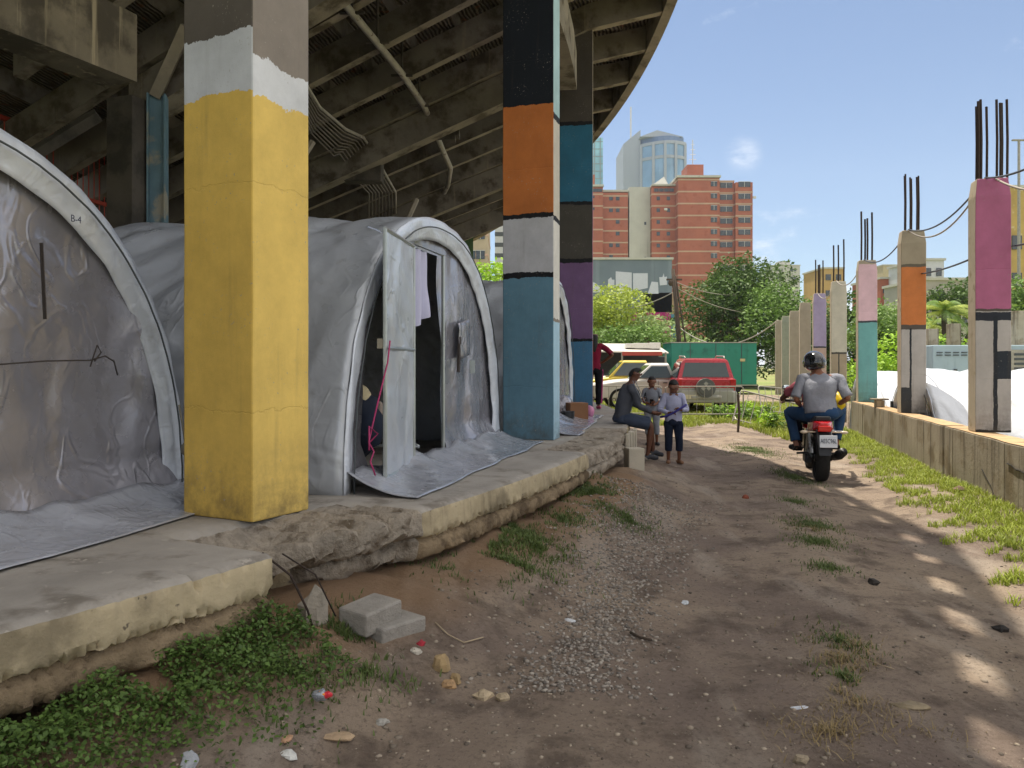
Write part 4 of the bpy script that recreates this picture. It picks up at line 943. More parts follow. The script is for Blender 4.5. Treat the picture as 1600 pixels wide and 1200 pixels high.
mb = MB(); mb.loft([[(-.07, .98, .62), (.07, .98, .62), (.06, .98, .8), (-.06, .98, .8)], [(-.15, 1.15, .62), (.15, 1.15, .62), (.12, 1.15, .92), (-.12, 1.15, .92)], [(-.13, 1.38, .68), (.13, 1.38, .68), (.09, 1.38, .9), (-.09, 1.38, .9)]]); mb.build('tank', mrd, bk, bevel=.03, smooth=True)
tl = MB(); tl.loft([[(-.07, -.02, .73), (.07, -.02, .73), (.05, -.02, .79), (-.05, -.02, .79)], [(-.13, .12, .68), (.13, .12, .68), (.11, .12, .80), (-.11, .12, .80)], [(-.16, .5, .62), (.16, .5, .62), (.14, .5, .77), (-.14, .5, .77)]]); tl = tl.build('tail', mrd, bk, bevel=.02)
mb = MB(); mb.box((0, -.03, .71), (.16, .05, .075)); mb.build('tail_light', M('red_lens', 'c81a12', .15, coat=.5, var=.05), tl, bevel=.012)
mb = MB(); mb.loft([[(-.09, .02, .66), (.09, .02, .66), (.09, .03, .70), (-.09, .03, .70)], [(-.08, -.1, .50), (.08, -.1, .50), (.08, -.08, .52), (-.08, -.08, .52)], [(-.07, -.13, .38), (.07, -.13, .38), (.07, -.11, .38), (-.07, -.11, .38)]]); mb.build('mudguard', mblk, bk)
pl = MB(); pl.box((0, 0, 0), (.21, .008, .155), rot=rotm('X', -.15)); pl = pl.build('plate', M('plate_white', 'd5d8dc', .4, var=.05), bk, bevel=.008); pl.location = (.035, -.145, .56)
tx = bpy.data.curves.new('pt', 'FONT'); tx.body = 'AE5C96L'; tx.size = .075; tx.extrude = .0015; tx.align_x = 'CENTER'
to_ = bpy.data.objects.new('pt', tx); COL.objects.link(to_); bpy.context.view_layer.update(); me_ = bpy.data.meshes.new_from_object(to_.evaluated_get(bpy.context.evaluated_depsgraph_get())); bpy.data.objects.remove(to_)
me_.materials.clear(); me_.materials.append(M('plate_ink', '3c4350', .6)); xo = bpy.data.objects.new('plate_lettering', me_); COL.objects.link(xo); xo.parent = pl; xo.location = (0, -.011, -.02); xo.rotation_euler = (R_(90)-.15, 0, 0); xo.scale = (.66, 1.05, 1)
mb = MB(); mb.box((0, .006, -.058), (.2, .008, .026), rot=rotm('X', -.15)); mb.build('plate_band', M('plate_red', 'c07a70', .5), pl)
for s in (-1, 1):
    mb = MB(); mb.tube([(s*.1, .02, .665), (s*.2, .01, .665)], .009, 6); mb.ell((s*.24, .0, .665), (.05, .025, .022), 10, 7); mb.build('indicator', M('indicator_lens', 'c9b8a0', .2), bk, smooth=True)
    mb = MB(); mb.tube([(s*.12, .62, .34), (s*.27, .6, .33)], .016, 6); mb.build('footpeg', mblk, bk)
    mb = MB(); mb.tube([(0, 1.3, .98), (s*.16, 1.26, 1.0), (s*.34, 1.12, 1.02)], .014, 8); mb.tube([(s*.25, 1.17, 1.012), (s*.37, 1.1, 1.022)], .02, 8); mb.build('handlebar', mblk, bk, smooth=True)
    mm = MB(); mm.tube([(s*.22, 1.2, 1.0), (s*.3, 1.16, 1.14), (s*.34, 1.13, 1.17)], .007, 6); mm = mm.build('mirror', mblk, bk)
    mb = MB(); mb.ell((s*.36, 1.12, 1.2), (.06, .014, .038), 12, 8); mb.build('mirror_glass', M('mirror', 'c8d0d2', .05, metal=1., var=.02), mm, smooth=True)
mb = MB(); mb.tube([(.12, .85, .22), (.16, .6, .26), (.18, .4, .31)], .03, 8); mb.tube([(.18, .45, .30), (.21, .2, .36), (.225, -.02, .42)], [.045, .065, .055], 12); mb.tube([(.225, -.02, .42), (.226, -.05, .425)], .03, 10); mb.build('exhaust', mblk, bk, smooth=True)
mb = MB(); mb.box((0, 1.42, .9), (.2, .16, .22), taper=(.7, .7)); mb.build('headlight_cowl', mblk, bk, bevel=.02)
mb = MB(); mb.tube([(0, 1.58+.34*math.cos(a_), .3+.34*math.sin(a_)) for a_ in (-.3, .2, .7, 1.2, 1.7, 2.2)], .04, 6); mb.build('front_mudguard', mrd, bk)
# passenger (grey shirt, helmet) and the driver in front of him
BM = Matrix.Translation(bk.location) @ Matrix.Rotation(R_(-14), 4, 'Z')
Jp = dict(hip=(0, 0, .06), chest=(-.01, .06, .34), neck=(-.02, .09, .57), head=(-.05, .12, .70), face=(-.35, 1, -.12),
  shR=(.225, .07, .50), elR=(.34, -.03, .24), wrR=(.24, .18, .14), hdR=(-.5, .9, 0), shL=(-.225, .07, .50), elL=(-.31, -.03, .22), wrL=(-.22, .2, .12), hdL=(.4, .9, 0),
  hpR=(.11, .04, .02), knR=(.32, .40, .06), anR=(.25, .30, -.38), toR=(.28, .47, -.43), hpL=(-.11, .04, .02), knL=(-.34, .40, .02), anL=(-.27, .26, -.40), toL=(-.32, .43, -.45))
jean = cloth('blue_jeans', '2b4566'); sole = M('black_shoe', '15130f', .7)
pas, _ = person('passenger in a grey T-shirt, jeans and black helmet, seen from behind on the motorcycle', BM @ Vector((0, .34, .85)), R_(-12), Jp, 1.06, sk2, hr, 't_shirt', cloth('grey_tshirt', '8d8f98'), 'jeans', jean, .96, .46, sole, hair='none', fat=1.3)
hd = Jp['head']; up = (Vector(Jp['head'])-Vector(Jp['neck'])).normalized(); f = Vector(Jp['face']).normalized(); sd_ = f.cross(up).normalized(); Rm = Matrix((sd_, f, up)).transposed()
mhel = M('helmet_black', '0e1116', .12, var=.05, coat=.9)
mb = MB(); mb.ell((0, 0, 0), (.137, .158, .145), 26, 18); mb.v = [(v[0]*(1+.05*(v[2] < 0)), v[1]+(.02 if v[1] > .05 and v[2] < .02 else 0), max(v[2], -.115)+.02) for v in mb.v]; mb.v = [tuple(Rm @ Vector(v)+Vector(hd)) for v in mb.v]
ho = mb.build('helmet', mhel, pas, smooth=True)
mb = MB(); mb.grid(lambda u, v: Rm @ Vector((.143*math.sin((u-.5)*2.2), .168*math.cos((u-.5)*2.2)+.0, -.04+.1*v))+Vector(hd), 16, 4); mb.build('visor', M('visor', '1b2230', .08, coat=.8), ho, smooth=True)
mb = MB(); mb.box(Vector(Jp['anR'])+Vector((.005, -.01, .16)), (.125, .13, .03)); mb.build('reflective_band', M('band_white', 'b9bec6', .5), pas, bevel=.01)
Jd = dict(hip=(0, 0, .04), chest=(-.03, .12, .30), neck=(-.04, .24, .46), head=(-.05, .33, .54), face=(0, 1, -.1),
  shR=(.18, .17, .42), elR=(.32, .36, .26), wrR=(.34, .60, .25), hdR=(0, 1, 0), shL=(-.24, .16, .44), elL=(-.42, .34, .24), wrL=(-.37, .55, .20), hdL=(0, 1, -.1),
  hpR=(.1, .03, 0), knR=(.2, .45, .02), anR=(.2, .25, -.40), toR=(.23, .42, -.45), hpL=(-.1, .03, 0), knL=(-.22, .45, .02), anL=(-.2, .25, -.40), toL=(-.24, .42, -.45))
drv, _ = person('motorcycle driver in a dusty pink top, one bare brown arm reaching the handlebar', BM @ Vector((0, .76, .80)), R_(-14), Jd, 1.0, sk3, hr, 't_shirt', cloth('dusty_pink_shirt', '9c5560'), 'trousers', cloth('dark_trousers', '22283a'), .96, .3, sole)
o = blob('yellow_bag', 'bright yellow bag tucked against the right side of the grey-shirted passenger', 'bag', BM @ Vector((.235, .58, 1.03)), (.08, .13, .13), M('yellow_plastic', 'e0bd12', .4, var=.12, sc=8), 4, .3)
# ================================================================ VEGETATION
def leafmat(name, col, var=.35, tr=.25):
    m, nt, bs = base_mat(name); oc = objc(nt)
    g = nt.nodes.new('ShaderNodeNewGeometry')
    c = hx(col); lo = tuple(x*(1-var) for x in c); hi = (min(1, c[0]*(1+var*1.3)), min(1, c[1]*(1+var)), c[2]*(1+var*.4))
    f = mapr(nt, noi(nt, oc, 1.1, 3), .32, .68)
    f2 = math_(nt, 'MULTIPLY_ADD', g.outputs['Random Per Island'], .6, math_(nt, 'MULTIPLY', f, .4))
    cc = mixc_(nt, f2, lo, hi); nt.links.new(cc, bs.inputs['Base Color']); bs.inputs['Roughness'].default_value = .55; bs.inputs['Specular IOR Level'].default_value = .3
    if tr:
        t = nt.nodes.new('ShaderNodeBsdfTranslucent'); nt.links.new(cc, t.inputs[0]); mx = nt.nodes.new('ShaderNodeMixShader'); mx.inputs[0].default_value = tr
        nt.links.new(bs.outputs[0], mx.inputs[1]); nt.links.new(t.outputs[0], mx.inputs[2]); nt.links.new(mx.outputs[0], nt.nodes['Material Output'].inputs[0])
    return m
def leaves(P, size, rng, upb=.4, asp=.5):
    """one folded leaf (2 quads sharing the rib) at every point"""
    n = len(P); d = rng.normal(size=(n, 3)); d[:, 2] = d[:, 2]*.6-.1; d /= np.linalg.norm(d, axis=1)[:, None]
    nr = rng.normal(size=(n, 3)); nr[:, 2] = np.abs(nr[:, 2])+upb*2; s = np.cross(d, nr); s /= np.linalg.norm(s, axis=1)[:, None]; up = np.cross(s, d)
    L = (size*rng.uniform(.6, 1.3, n))[:, None]; w = L*asp*.5
    a = P; b = P+d*L; m1 = P+d*L*.45+s*w+up*w*.3; m2 = P+d*L*.45-s*w+up*w*.3
    V = np.stack([a, m1, b, m2], 1).reshape(-1, 3); i = np.arange(n)*4
    return V, np.stack([i, i+1, i+2, i+3], 1)
def crown_pts(clumps, n, rng):
    """points near the surfaces of uneven clumps (cx,cy,cz,rx,ry,rz)"""
    C = np.array(clumps); wgt = (C[:, 3]*C[:, 4]*C[:, 5])**.67; k = rng.choice(len(C), n, p=wgt/wgt.sum())
    u = rng.normal(size=(n, 3)); u /= np.linalg.norm(u, axis=1)[:, None]
    r = (1-np.abs(rng.normal(0, .22, n))).clip(.1, 1.2)
    fr_ = 1+.16*np.sin(u[:, 0]*7+k)*np.cos(u[:, 1]*6+k*2)+.12*np.sin(u[:, 2]*9+k)
    return C[k, :3]+u*(r*fr_)[:, None]*C[k, 3:]
barkm = M('bark', '4d4034', .95, var=.3, sc=5, bump=.8, bsc=20, bdist=.03)
def tree(name, label, x, y, h, w_, mat, n=7000, leaf=.3, seed=1, trunk=.35, cz=.3, group='trees behind the car park', nc=12, asp=.55, gz=0.):
    rng = np.random.default_rng(seed); t = thing(name, label, 'tree', (x, y, gz), rng.uniform(0, 6), group)
    cl = []
    for i in range(nc):
        a = rng.uniform(0, 2*PI); q = rng.uniform(.2, 1)**.6; zz = rng.uniform(cz, .9); prof = math.sin(PI*min(1, max(.12, (zz-cz*.6)/(1.02-cz*.6))))**.6
        r = rng.uniform(.16, .27)*w_; cl.append((math.cos(a)*q*prof*w_*.36, math.sin(a)*q*prof*w_*.36, zz*h, r, r, r*rng.uniform(.6, .9)))
    mb = MB(); mb.tube([(0, 0, -.1), (.03*h, .01*h, h*.25), (.0, .02*h, h*.5), (.02*h, 0, h*.8)], [trunk, trunk*.7, trunk*.45, .05], 8); mb.build('trunk', barkm, t, smooth=True)
    for c_ in cl[:7]:
        mb = MB(); mb.tube([(0.02*h, .01*h, h*.28), (c_[0]*.45, c_[1]*.45, c_[2]*.7), c_[:3]], [trunk*.4, trunk*.22, .03], 6); mb.build('limb', barkm, t, smooth=True)
    V, F = leaves(crown_pts(cl, n, rng), leaf, rng, asp=asp)
    fastmesh('crown', V, F, mat, parent=t); return t
L1 = leafmat('leaf_dark', '4f6a32'); L2 = leafmat('leaf_yellow', 'a3b550'); L3 = leafmat('leaf_mid', '70904a'); L4 = leafmat('leaf_bright', '98c03c'); L5 = leafmat('leaf_pale', '93ab74')
def wx(x, Y): return (x-800)/1250*Y
tree('tree', 'yellow-green tree right beside the third pillar, before the grey wall', wx(952, 52), 52, 6.4, 8.5, L2, 9000, .28, 3, cz=.35)
tree('tree', 'low pale tree to the left of the utility pole', wx(1020, 50), 50, 4.2, 6.5, L5, 6000, .26, 4, cz=.2)
tree('tree', 'low dark shrubby tree behind the parked pickup', wx(985, 47), 47, 3.6, 6.0, L3, 5000, .25, 14, cz=.1)
tree('tree', 'large dark tree over the left part of the green truck box', wx(1110, 54), 54, 6.6, 8, L1, 9000, .3, 5, cz=.12)
tree('tree', 'tallest dark tree behind the green truck box', wx(1175, 57), 57, 8.6, 9.5, L1, 12000, .3, 6, cz=.2)
tree('tree', 'dark tree between the truck box and the bare posts', wx(1235, 52), 52, 6.6, 7, L3, 8000, .28, 7, cz=.1)
tree('tree', 'dark tree showing between the lilac and the cream post', wx(1310, 48), 48, 6.2, 6, L1, 6000, .28, 8, cz=.05)
tree('shrub', 'light green leafy shrub between the teal and the orange post', wx(1385, 34), 34, 3.6, 4.6, L3, 7000, .2, 9, cz=.05, trunk=.12)
tree('shrub', 'light green shrub low behind the orange post', wx(1425, 30), 30, 2.6, 4.4, L4, 6000, .18, 19, cz=.02, trunk=.1)
tree('tree', 'grey-green tree behind the teal post', wx(1395, 52), 52, 5.5, 6, L5, 5000, .28, 10, cz=.1)
tree('tree', 'dark tree behind the palm', wx(1500, 50), 50, 6.8, 6.5, L1, 6000, .28, 11, cz=.1)
tree('tree', 'leafy tree at the right edge before the ochre building', wx(1605, 40), 40, 5.8, 5.0, L3, 6000, .26, 12, cz=.1)
tree('tree', 'bright sunlit tree seen under the stand beside the green pillar', wx(765, 47), 47, 7.6, 7.0, L4, 8000, .28, 13, cz=.1)
tree('tree', 'bright low tree beyond the far end of the stand', wx(700, 52), 52, 7.0, 8.0, L4, 7000, .28, 23, cz=.1)
for i, (x, Y, h, s_) in enumerate(((1474, 36, 6.3, 3), (1450, 40, 5.4, 8))):
    t = thing('palm_tree', ('yellowing palm with drooping fronds between the orange and pink posts', 'smaller palm to the left of the yellowing one')[i], 'palm', (wx(x, Y), Y, 0), i, 'palms'); rng = np.random.default_rng(s_)
    mb = MB(); mb.tube([(0, 0, 0), (.1, 0, h*.35), (.05, .05, h*.62)], [.2, .14, .12], 8); mb.build('trunk', barkm, t, smooth=True)
    for k in range(22):
        a = rng.uniform(0, 2*PI); el = rng.uniform(-.1, 1.3); Ln = rng.uniform(1.5, 2.3); mb = MB(); pts = []
        for j in range(9):
            q = j/8; r = Ln*q*math.cos(el*(1-.4*q)); z = h*.62+Ln*(math.sin(el)*q-.75*q*q); pts.append(Vector((math.cos(a)*r+.05, math.sin(a)*r, z)))
        mb.tube(pts, [.02*(1-.8*j/8) for j in range(9)], 4)
        sd = Vector((-math.sin(a), math.cos(a), 0))
        for j in range(1, 34):
            q = j/34; i0 = min(7, int(q*8)); p = pts[i0].lerp(pts[i0+1], q*8-i0); t_ = (pts[i0+1]-pts[i0]).normalized(); ll = .5*math.sin(PI*min(1, q*.85+.12))
            for sg in (-1, 1):
                e = p+(sd*sg*.75+t_*.55+Vector((0, 0, -.45))).normalized()*ll
                w2 = t_*.022; mb.add([p-w2, p+w2, e], [(0, 1, 2)])
        mb.build('frond', L2 if k % 3 else L3, t, fix=False)
# ================================================================ VEHICLES
mglass = M('car_glass', '2b3a3a', .08, var=.1, coat=.5); msil = M('silver', 'a9a69c', .4, metal=.4, var=.1); mwcar = M('car_white', 'd8d4cb', .4, var=.08, second=('b5ab9a', 3, .55, .7)); mtr = M('lens_red', 'b01510', .2, var=.05)
mcr_ = M('car_red', 'b01626', .3, var=.06, coat=.5)
def P0(x, Y): return (wx(x, Y), Y, 0.)
suv = thing('car', 'red and silver off-road wagon seen from behind, spare wheel on its tailgate', 'car', P0(1103, 24.2), R_(-7))
# local: rear at y=0, forward +y
def ring(y, w, z0, z1, r=.06, n=1): return [(-w, y, z0), (w, y, z0), (w+.0, y, z1-r), (w-r, y, z1), (-w+r, y, z1), (-w, y, z1-r)]
mb = MB(); mb.loft([ring(.0, .84, .42, 1.06), ring(.06, .89, .34, 1.10), ring(1.2, .90, .32, 1.10), ring(2.9, .90, .32, 1.08), ring(4.2, .88, .34, .98), ring(4.5, .80, .4, .86)])
body = mb.build('body', mcr_, suv, bevel=.02)
mb = MB(); mb.loft([[(-.83, .04, 1.08), (.83, .04, 1.08), (.68, .22, 1.62), (.60, .26, 1.68), (-.60, .26, 1.68), (-.68, .22, 1.62)], [(-.85, 2.0, 1.08), (.85, 2.0, 1.08), (.70, 2.0, 1.66), (.60, 2.0, 1.72), (-.60, 2.0, 1.72), (-.70, 2.0, 1.66)], [(-.84, 3.3, 1.06), (.84, 3.3, 1.06), (.66, 2.65, 1.60), (.58, 2.6, 1.66), (-.58, 2.6, 1.66), (-.66, 2.65, 1.60)]]); mb.build('cabin', mcr_, suv, bevel=.015)
mb = MB(); mb.add([(-.70, .055, 1.13), (.70, .055, 1.13), (.60, .2, 1.56), (-.60, .2, 1.56)], [(0, 1, 2, 3)]); mb.build('rear_window', mglass, suv, solid=.03)
for s in (-1, 1):
    mb = MB(); mb.add([(s*.85, .25, 1.13), (s*.85, 2.9, 1.13), (s*.72, 2.5, 1.56), (s*.71, .4, 1.58)], [(0, 1, 2, 3)]); mb.build('side_window', mglass, suv, solid=.03)
    mb = MB(); mb.tube([(s*.58, .3, 1.70), (s*.6, .5, 1.76), (s*.6, 2.2, 1.79), (s*.58, 2.4, 1.73)], .022, 6); mb.build('roof_rail', msil, suv, smooth=True)
    mb = MB(); mb.box((s*.80, -.0, .93), (.17, .06, .26)); mb.build('tail_light', mtr, suv, bevel=.01)
    mb = MB(); mb.tube([(s*.88, 3.0, 1.12), (s*1.0, 3.0, 1.14)], .02, 6); mb.ell((s*1.06, 3.0, 1.16), (.1, .05, .08), 10, 7); mb.build('mirror', msil, suv, smooth=True)
    for y in (.85, 3.6): wheel(y, .37, .24, parent=suv, x=s*.80, spokes=6, rimm=msil)
mb = MB(); mb.loft([ring(-.08, .80, .36, .72, .05), ring(.0, .92, .34, .72, .05), ring(.6, .925, .34, .70, .05)]); mb.box((0, -.12, .52), (.9, .05, .1)); mb.build('bumper', msil, suv, bevel=.02)
mb = MB(); mb.box((0, .02, .75), (1.64, .06, .1)); mb.build('tailgate_trim', msil, suv)
mb = MB(); mb.tube([(-.02, .0, .80), (-.02, -.2, .80)], .29, 28); mb.tube([(-.02, -.2, .78), (-.02, -.22, .78)], .2, 20); mb.build('spare_wheel', M('spare_cover', '5f605c', .5, var=.15), suv, smooth=False, bevel=.02)
mb = MB()
for an in (90, 210, 330):
    a = R_(an); mb.box((-.02+math.cos(a)*.09, -.225, .84+math.sin(a)*.09), (.1, .01, .1), rot=rotm('Y', PI/4))
mb.build('spare_cover_plate', msil, suv)
mb = MB(); mb.box((-.45, -.13, .53), (.38, .01, .13)); mb.build('plate', M('plate_beige', 'cfc5a5', .5), suv)
# white pickup side-on, hood to the left
pk_ = thing('pickup_truck', 'dusty white pickup facing left behind the metal barriers', 'pickup', P0(1100, 27.5), R_(90))
# local y forward (to the left in the picture), x towards ... sides
def vehicle(t, bodym, cabm, L=4.6, hood=1.05, roof=1.62, w=.82, y0=0., cab=(1.2, 3.0)):
    mb = MB(); mb.loft([ring(0, w, .45, 1.0), ring(.1, w+.02, .40, 1.02), ring(cab[0], w+.02, .38, 1.02), ring(cab[1], w+.02, .38, 1.03), ring(L-.9, w, .38, .98), ring(L-.15, w-.03, .4, .86), ring(L, w-.1, .46, .74)]); mb.build('body', bodym, t, bevel=.03)
    c0, c1 = cab
    mb = MB(); mb.loft([[(-w+.02, c0, 1.0), (w-.02, c0, 1.0), (w-.15, c0+.18, roof-.07), (w-.24, c0+.2, roof), (-w+.24, c0+.2, roof), (-w+.15, c0+.18, roof-.07)], [(-w+.02, c1+.25, 1.0), (w-.02, c1+.25, 1.0), (w-.17, c1-.35, roof-.07), (w-.26, c1-.4, roof), (-w+.26, c1-.4, roof), (-w+.17, c1-.35, roof-.07)]]); mb.build('cab', cabm, t, bevel=.02)
    for s in (-1, 1):
        mb = MB(); mb.add([(s*(w-.005), c0+.12, 1.06), (s*(w-.005), c1+.05, 1.06), (s*(w-.14), c1-.38, roof-.11), (s*(w-.14), c0+.26, roof-.11)], [(0, 1, 2, 3)]); mb.build('side_window', mglass, t, solid=.03)
        for y in (.85, L-.95): wheel(y, .36, .22, parent=t, x=s*(w-.08), spokes=6, rimm=msil)
        mb = MB(); mb.box((s*(w-.12), L-.04, .72), (.18, .05, .14)); mb.build('headlight', msil, t)
        mb = MB(); mb.box((s*(w+.03), (c0+c1)/2, .72), (.006, .012, .5)); mb.box((s*(w+.03), c0+.35, .9), (.02, .14, .03)); mb.build('door_handle', mdark, t)
    mb = MB(); mb.add([(-w+.1, c1+.24, 1.05), (w-.1, c1+.24, 1.05), (w-.28, c1-.33, roof-.08), (-w+.28, c1-.33, roof-.08)], [(0, 1, 2, 3)]); mb.build('windscreen', mglass, t, solid=.02)
    mb = MB(); mb.loft([ring(L-.02, w-.05, .34, .52, .03), ring(L+.1, w-.12, .36, .5, .03)]); mb.build('bumper', msil, t)
vehicle(pk_, mwcar, mwcar, L=3.95, roof=1.56, cab=(1.15, 2.3))
yc = thing('car', 'yellow car with a curved roof behind the white pickup', 'car', P0(1040, 33), R_(90)); vehicle(yc, M('car_yellow', 'd9bd30', .35, coat=.4, var=.06), M('car_yellow', 'd9bd30'), L=3.5, roof=1.68, cab=(.7, 2.2))
wc = thing('car', 'pale car partly hidden behind the woman in maroon', 'car', P0(955, 34), R_(90)); vehicle(wc, mwcar, mwcar, L=3.9, roof=1.48, cab=(.7, 2.5))
# green truck box
tb = thing('box_truck', 'truck with a large green box body parked behind the red wagon', 'truck', (wx(1049, 42), 42, 0), R_(0))
mg = M('box_green', '288572', .55, var=.1, sc=.8, second=('1a6657', 1.2, .55, .7), streak=('0f4034', 3, .6, .8, .4)); 
mb = MB(); mb.box((2.25, 1.2, 1.55), (4.5, 2.3, 2.2)); mb.build('box_body', mg, tb, bevel=.03)
mb = MB()
for x in (1.0, 2.35, 3.7): mb.box((x, .04, 1.55), (.03, .02, 2.16))
mb.build('panel_rib', mdark, tb)
mb = MB(); mb.box((2.25, 1.2, 2.67), (4.56, 2.36, .05)); mb.box((2.25, 1.2, .43), (4.56, 2.36, .06)); mb.build('box_frame', msil, tb)
mb = MB(); mb.box((3.75, .03, 1.75), (.26, .02, .14)); mb.build('sticker', M('sticker', 'c9b98a', .6), tb)
mb = MB(); mb.box((-.0-.9, 1.2, 1.2), (1.6, 2.0, 1.5), taper=(.85, .95)); mb.build('cab', M('truck_dark', '26282a', .5), tb, bevel=.05)
mb = MB(); mb.box((1.7, 1.2, .38), (6.2, .8, .14)); mb.build('chassis', mblk, tb)
for x in (-.9, 3.4):
    for yy in (.25, 2.1):
        w0 = MB(); w0.tube([(x, yy-.12, .36), (x, yy+.12, .36)], .36, 20); wo = w0.build('wheel', mrb, tb)
# metal barriers
mgal = M('galvanised', '9d988c', .5, metal=.3, var=.2, sc=8)
def barrier(label, loc, rz, L, H, tilt=0., roll=0.):
    t = thing('barrier', label, 'barrier', loc, rz, 'metal crowd barriers'); t.rotation_euler = (tilt, roll, rz)
    mb = MB(); mb.tube([(0, 0, .12), (0, 0, H), (.06, 0, H+.04), (L-.06, 0, H+.04), (L, 0, H), (L, 0, .12)], .02, 6); mb.tube([(0, 0, .18), (L, 0, .18)], .018, 6); mb.build('frame', mgal, t)
    n = int(L/.2)
    for k in range(1, n): mb = MB(); mb.tube([(L*k/n, 0, .18), (L*k/n, 0, H+.03)], .009, 5); mb.build('bar', mgal, t)
    for x in (.25, L-.25): mb = MB(); mb.tube([(x, -.28, 0), (x, 0, .14), (x, .28, 0)], .015, 5); mb.build('foot', mgal, t)
barrier('upright metal barrier in front of the white pickup', (wx(916, 21.8), 21.8, 0), 0, 2.05, .88)
barrier('upright metal barrier in front of the red wagon', (wx(1040, 21.4), 21.4, 0), R_(2), 2.1, .88)
barrier('metal barrier fallen at an angle beside the road', (wx(1150, 19.2), 19.6, .02), R_(-18), 1.6, .95, tilt=R_(-28), roll=R_(14))
barrier('half folded barrier lying beyond the leaning one', (wx(1195, 23), 23.2, .02), R_(8), 2.0, .95, tilt=R_(-30), roll=R_(6))
mb = MB(); mb.tube([(0, 0, 0), (.03, 0, .45), (.0, 0, .85)], .028, 6); o = mb.build('stick', barkm); o.location = (wx(1153, 17.6), 17.6, 0); tag(o, 'dark wooden stick planted by the fallen barrier', 'stick')
# crates, box and bags on the walkway
mb = MB(); mb.box((0, 0, .14), (.3, .3, .28)); o = mb.build('cardboard_box', M('cardboard', '8f6647', .85, var=.1), bevel=.005); o.location = (1.02, 12.7, .62); o.rotation_euler = (0, 0, .25); tag(o, 'brown cardboard box standing on the walkway before the third pillar', 'box')
mb = MB(); mb.tube([(0, 0, 0), (0, 0, .17)], [.09, .1], 16); o = mb.build('bucket', M('dark_bucket', '26282b', .5)); o.location = (.86, 12.25, .62); tag(o, 'small dark bucket beside the cardboard box', 'bucket')
blob('plastic_bag', 'small pink plastic bag at the foot of the third pillar', 'bag', (1.30, 13.3, .72), (.07, .07, .1), M('pink_plastic', 'c982a4', .4), 6)
blob('plastic_bag', 'crumpled grey tarpaulin bundle behind the cardboard box', 'bundle', (.83, 12.9, .8), (.16, .2, .22), mwallt, 9)
# utility pole
up_ = thing('utility_pole', 'leaning old pole with tangled wires before the grey wall', 'pole', (wx(1063, 46), 46, 0))
mb = MB(); mb.tube([(0, 0, 0), (-.1, 0, 3.2), (-.42, 0, 7.0)], [.16, .14, .11], 8); mb.build('mast', barkm, up_, smooth=True)
mb = MB(); mb.tube([(.45, 0, 1.6), (.2, 0, 3.5), (-.28, 0, 6.6)], .05, 6); mb.build('stay', barkm, up_, smooth=True)
mb = MB(); mb.box((-.35, 0, 6.4), (.9, .1, .1)); mb.ell((-.55, -.05, 6.2), (.16, .12, .18), 8, 6); mb.build('crossarm', barkm, up_)
for k, (x, y, Y, sg, lb) in enumerate(((1195, 452, 60, .6, 'pale wire running right from the pole top'), (1260, 470, 60, 1.2, 'thin wire running right from the pole below the first'), (900, 470, 55, .8, 'wire running left from the pole into the tree'))):
    cable(lb, (wx(1063, 46)-.35, 46, 6.3-.3*k), px(x, y, Y), sg, .025, mat=mcab2, grp='wires at the pole')
# ================================================================ BUILDINGS
mbrick = M('brick', 'a35f49', .9, var=.12, sc=.25, second=('98513a', .6, .52, .68), streak=('8b5a46', .9, .6, .8, .4)); mband_ = M('slab_band', 'b89c84', .9, var=.1, sc=.5); mwin = M('window_dark', '3c444c', .25, var=.25, sc=.8); mcon2 = M('pale_render', 'b9b8ae', .9, var=.1, sc=.3, streak=('8f8d84', 1, .55, .75, .5))
mfr = M('window_frame', 'c9c8c2', .6)
def facade(t, name, x0, x1, y0, y1, z0, z1, mat, fl=2.9, band=mband_, bh=.35, proud=.06):
    mb = MB(); mb.box(((x0+x1)/2, (y0+y1)/2, (z0+z1)/2), (x1-x0, y1-y0, z1-z0)); w0 = mb.build(name, mat, t)
    if band:
        mb = MB(); z = z0+fl
        while z < z1+.1: mb.box(((x0+x1)/2, (y0+y1)/2, z), (x1-x0+2*proud, y1-y0+2*proud, bh)); z += fl
        mb.build('floor_band', band, t)
    return w0
def windows(t, x0, x1, y, zs, w, h, n, mat=mwin, skip=.0, rng=random.Random(3), name='window'):
    for z in zs:
        for k in range(n):
            if rng.random() < skip: continue
            x = x0+(x1-x0)*(k+.5)/n
            mb = MB(); mb.box((x, y-.06, z), (w, .12, h)); f = mb.build(name, mat, t)
            if w > 1.2: mb = MB(); mb.box((x, y-.13, z), (.08, .03, h)); mb.box((x, y-.13, z+h/2), (w+.1, .04, .08)); mb.build('frame', mfr, f)
YB = 194.; fz = lambda y, Y=YB: 1.5+(570-y)/1250*Y
B = thing('apartment_building', 'brick-red apartment block with a rooftop box and tall antenna', 'building', (wx(1098, YB), YB, 0))
lx = lambda x: wx(x, YB)-wx(1098, YB)
facade(B, 'wall', lx(1022), lx(1061), 3, 18, 0, fz(287), mbrick)
facade(B, 'wall', lx(1059.5), lx(1124), 0, 16, 0, fz(278), mbrick)
facade(B, 'wall', lx(1124.3), lx(1150), 1.6, 16, 0, fz(280), mbrick)
facade(B, 'wall', lx(1150.3), lx(1177), .5, 16, 0, fz(284), mbrick)
facade(B, 'penthouse', lx(1081), lx(1107), 5, 12, fz(278), fz(249), mbrick, fl=9)
facade(B, 'stair_tower', lx(988), lx(1021.7), 5, 14, 0, fz(285), mcon2, band=None)
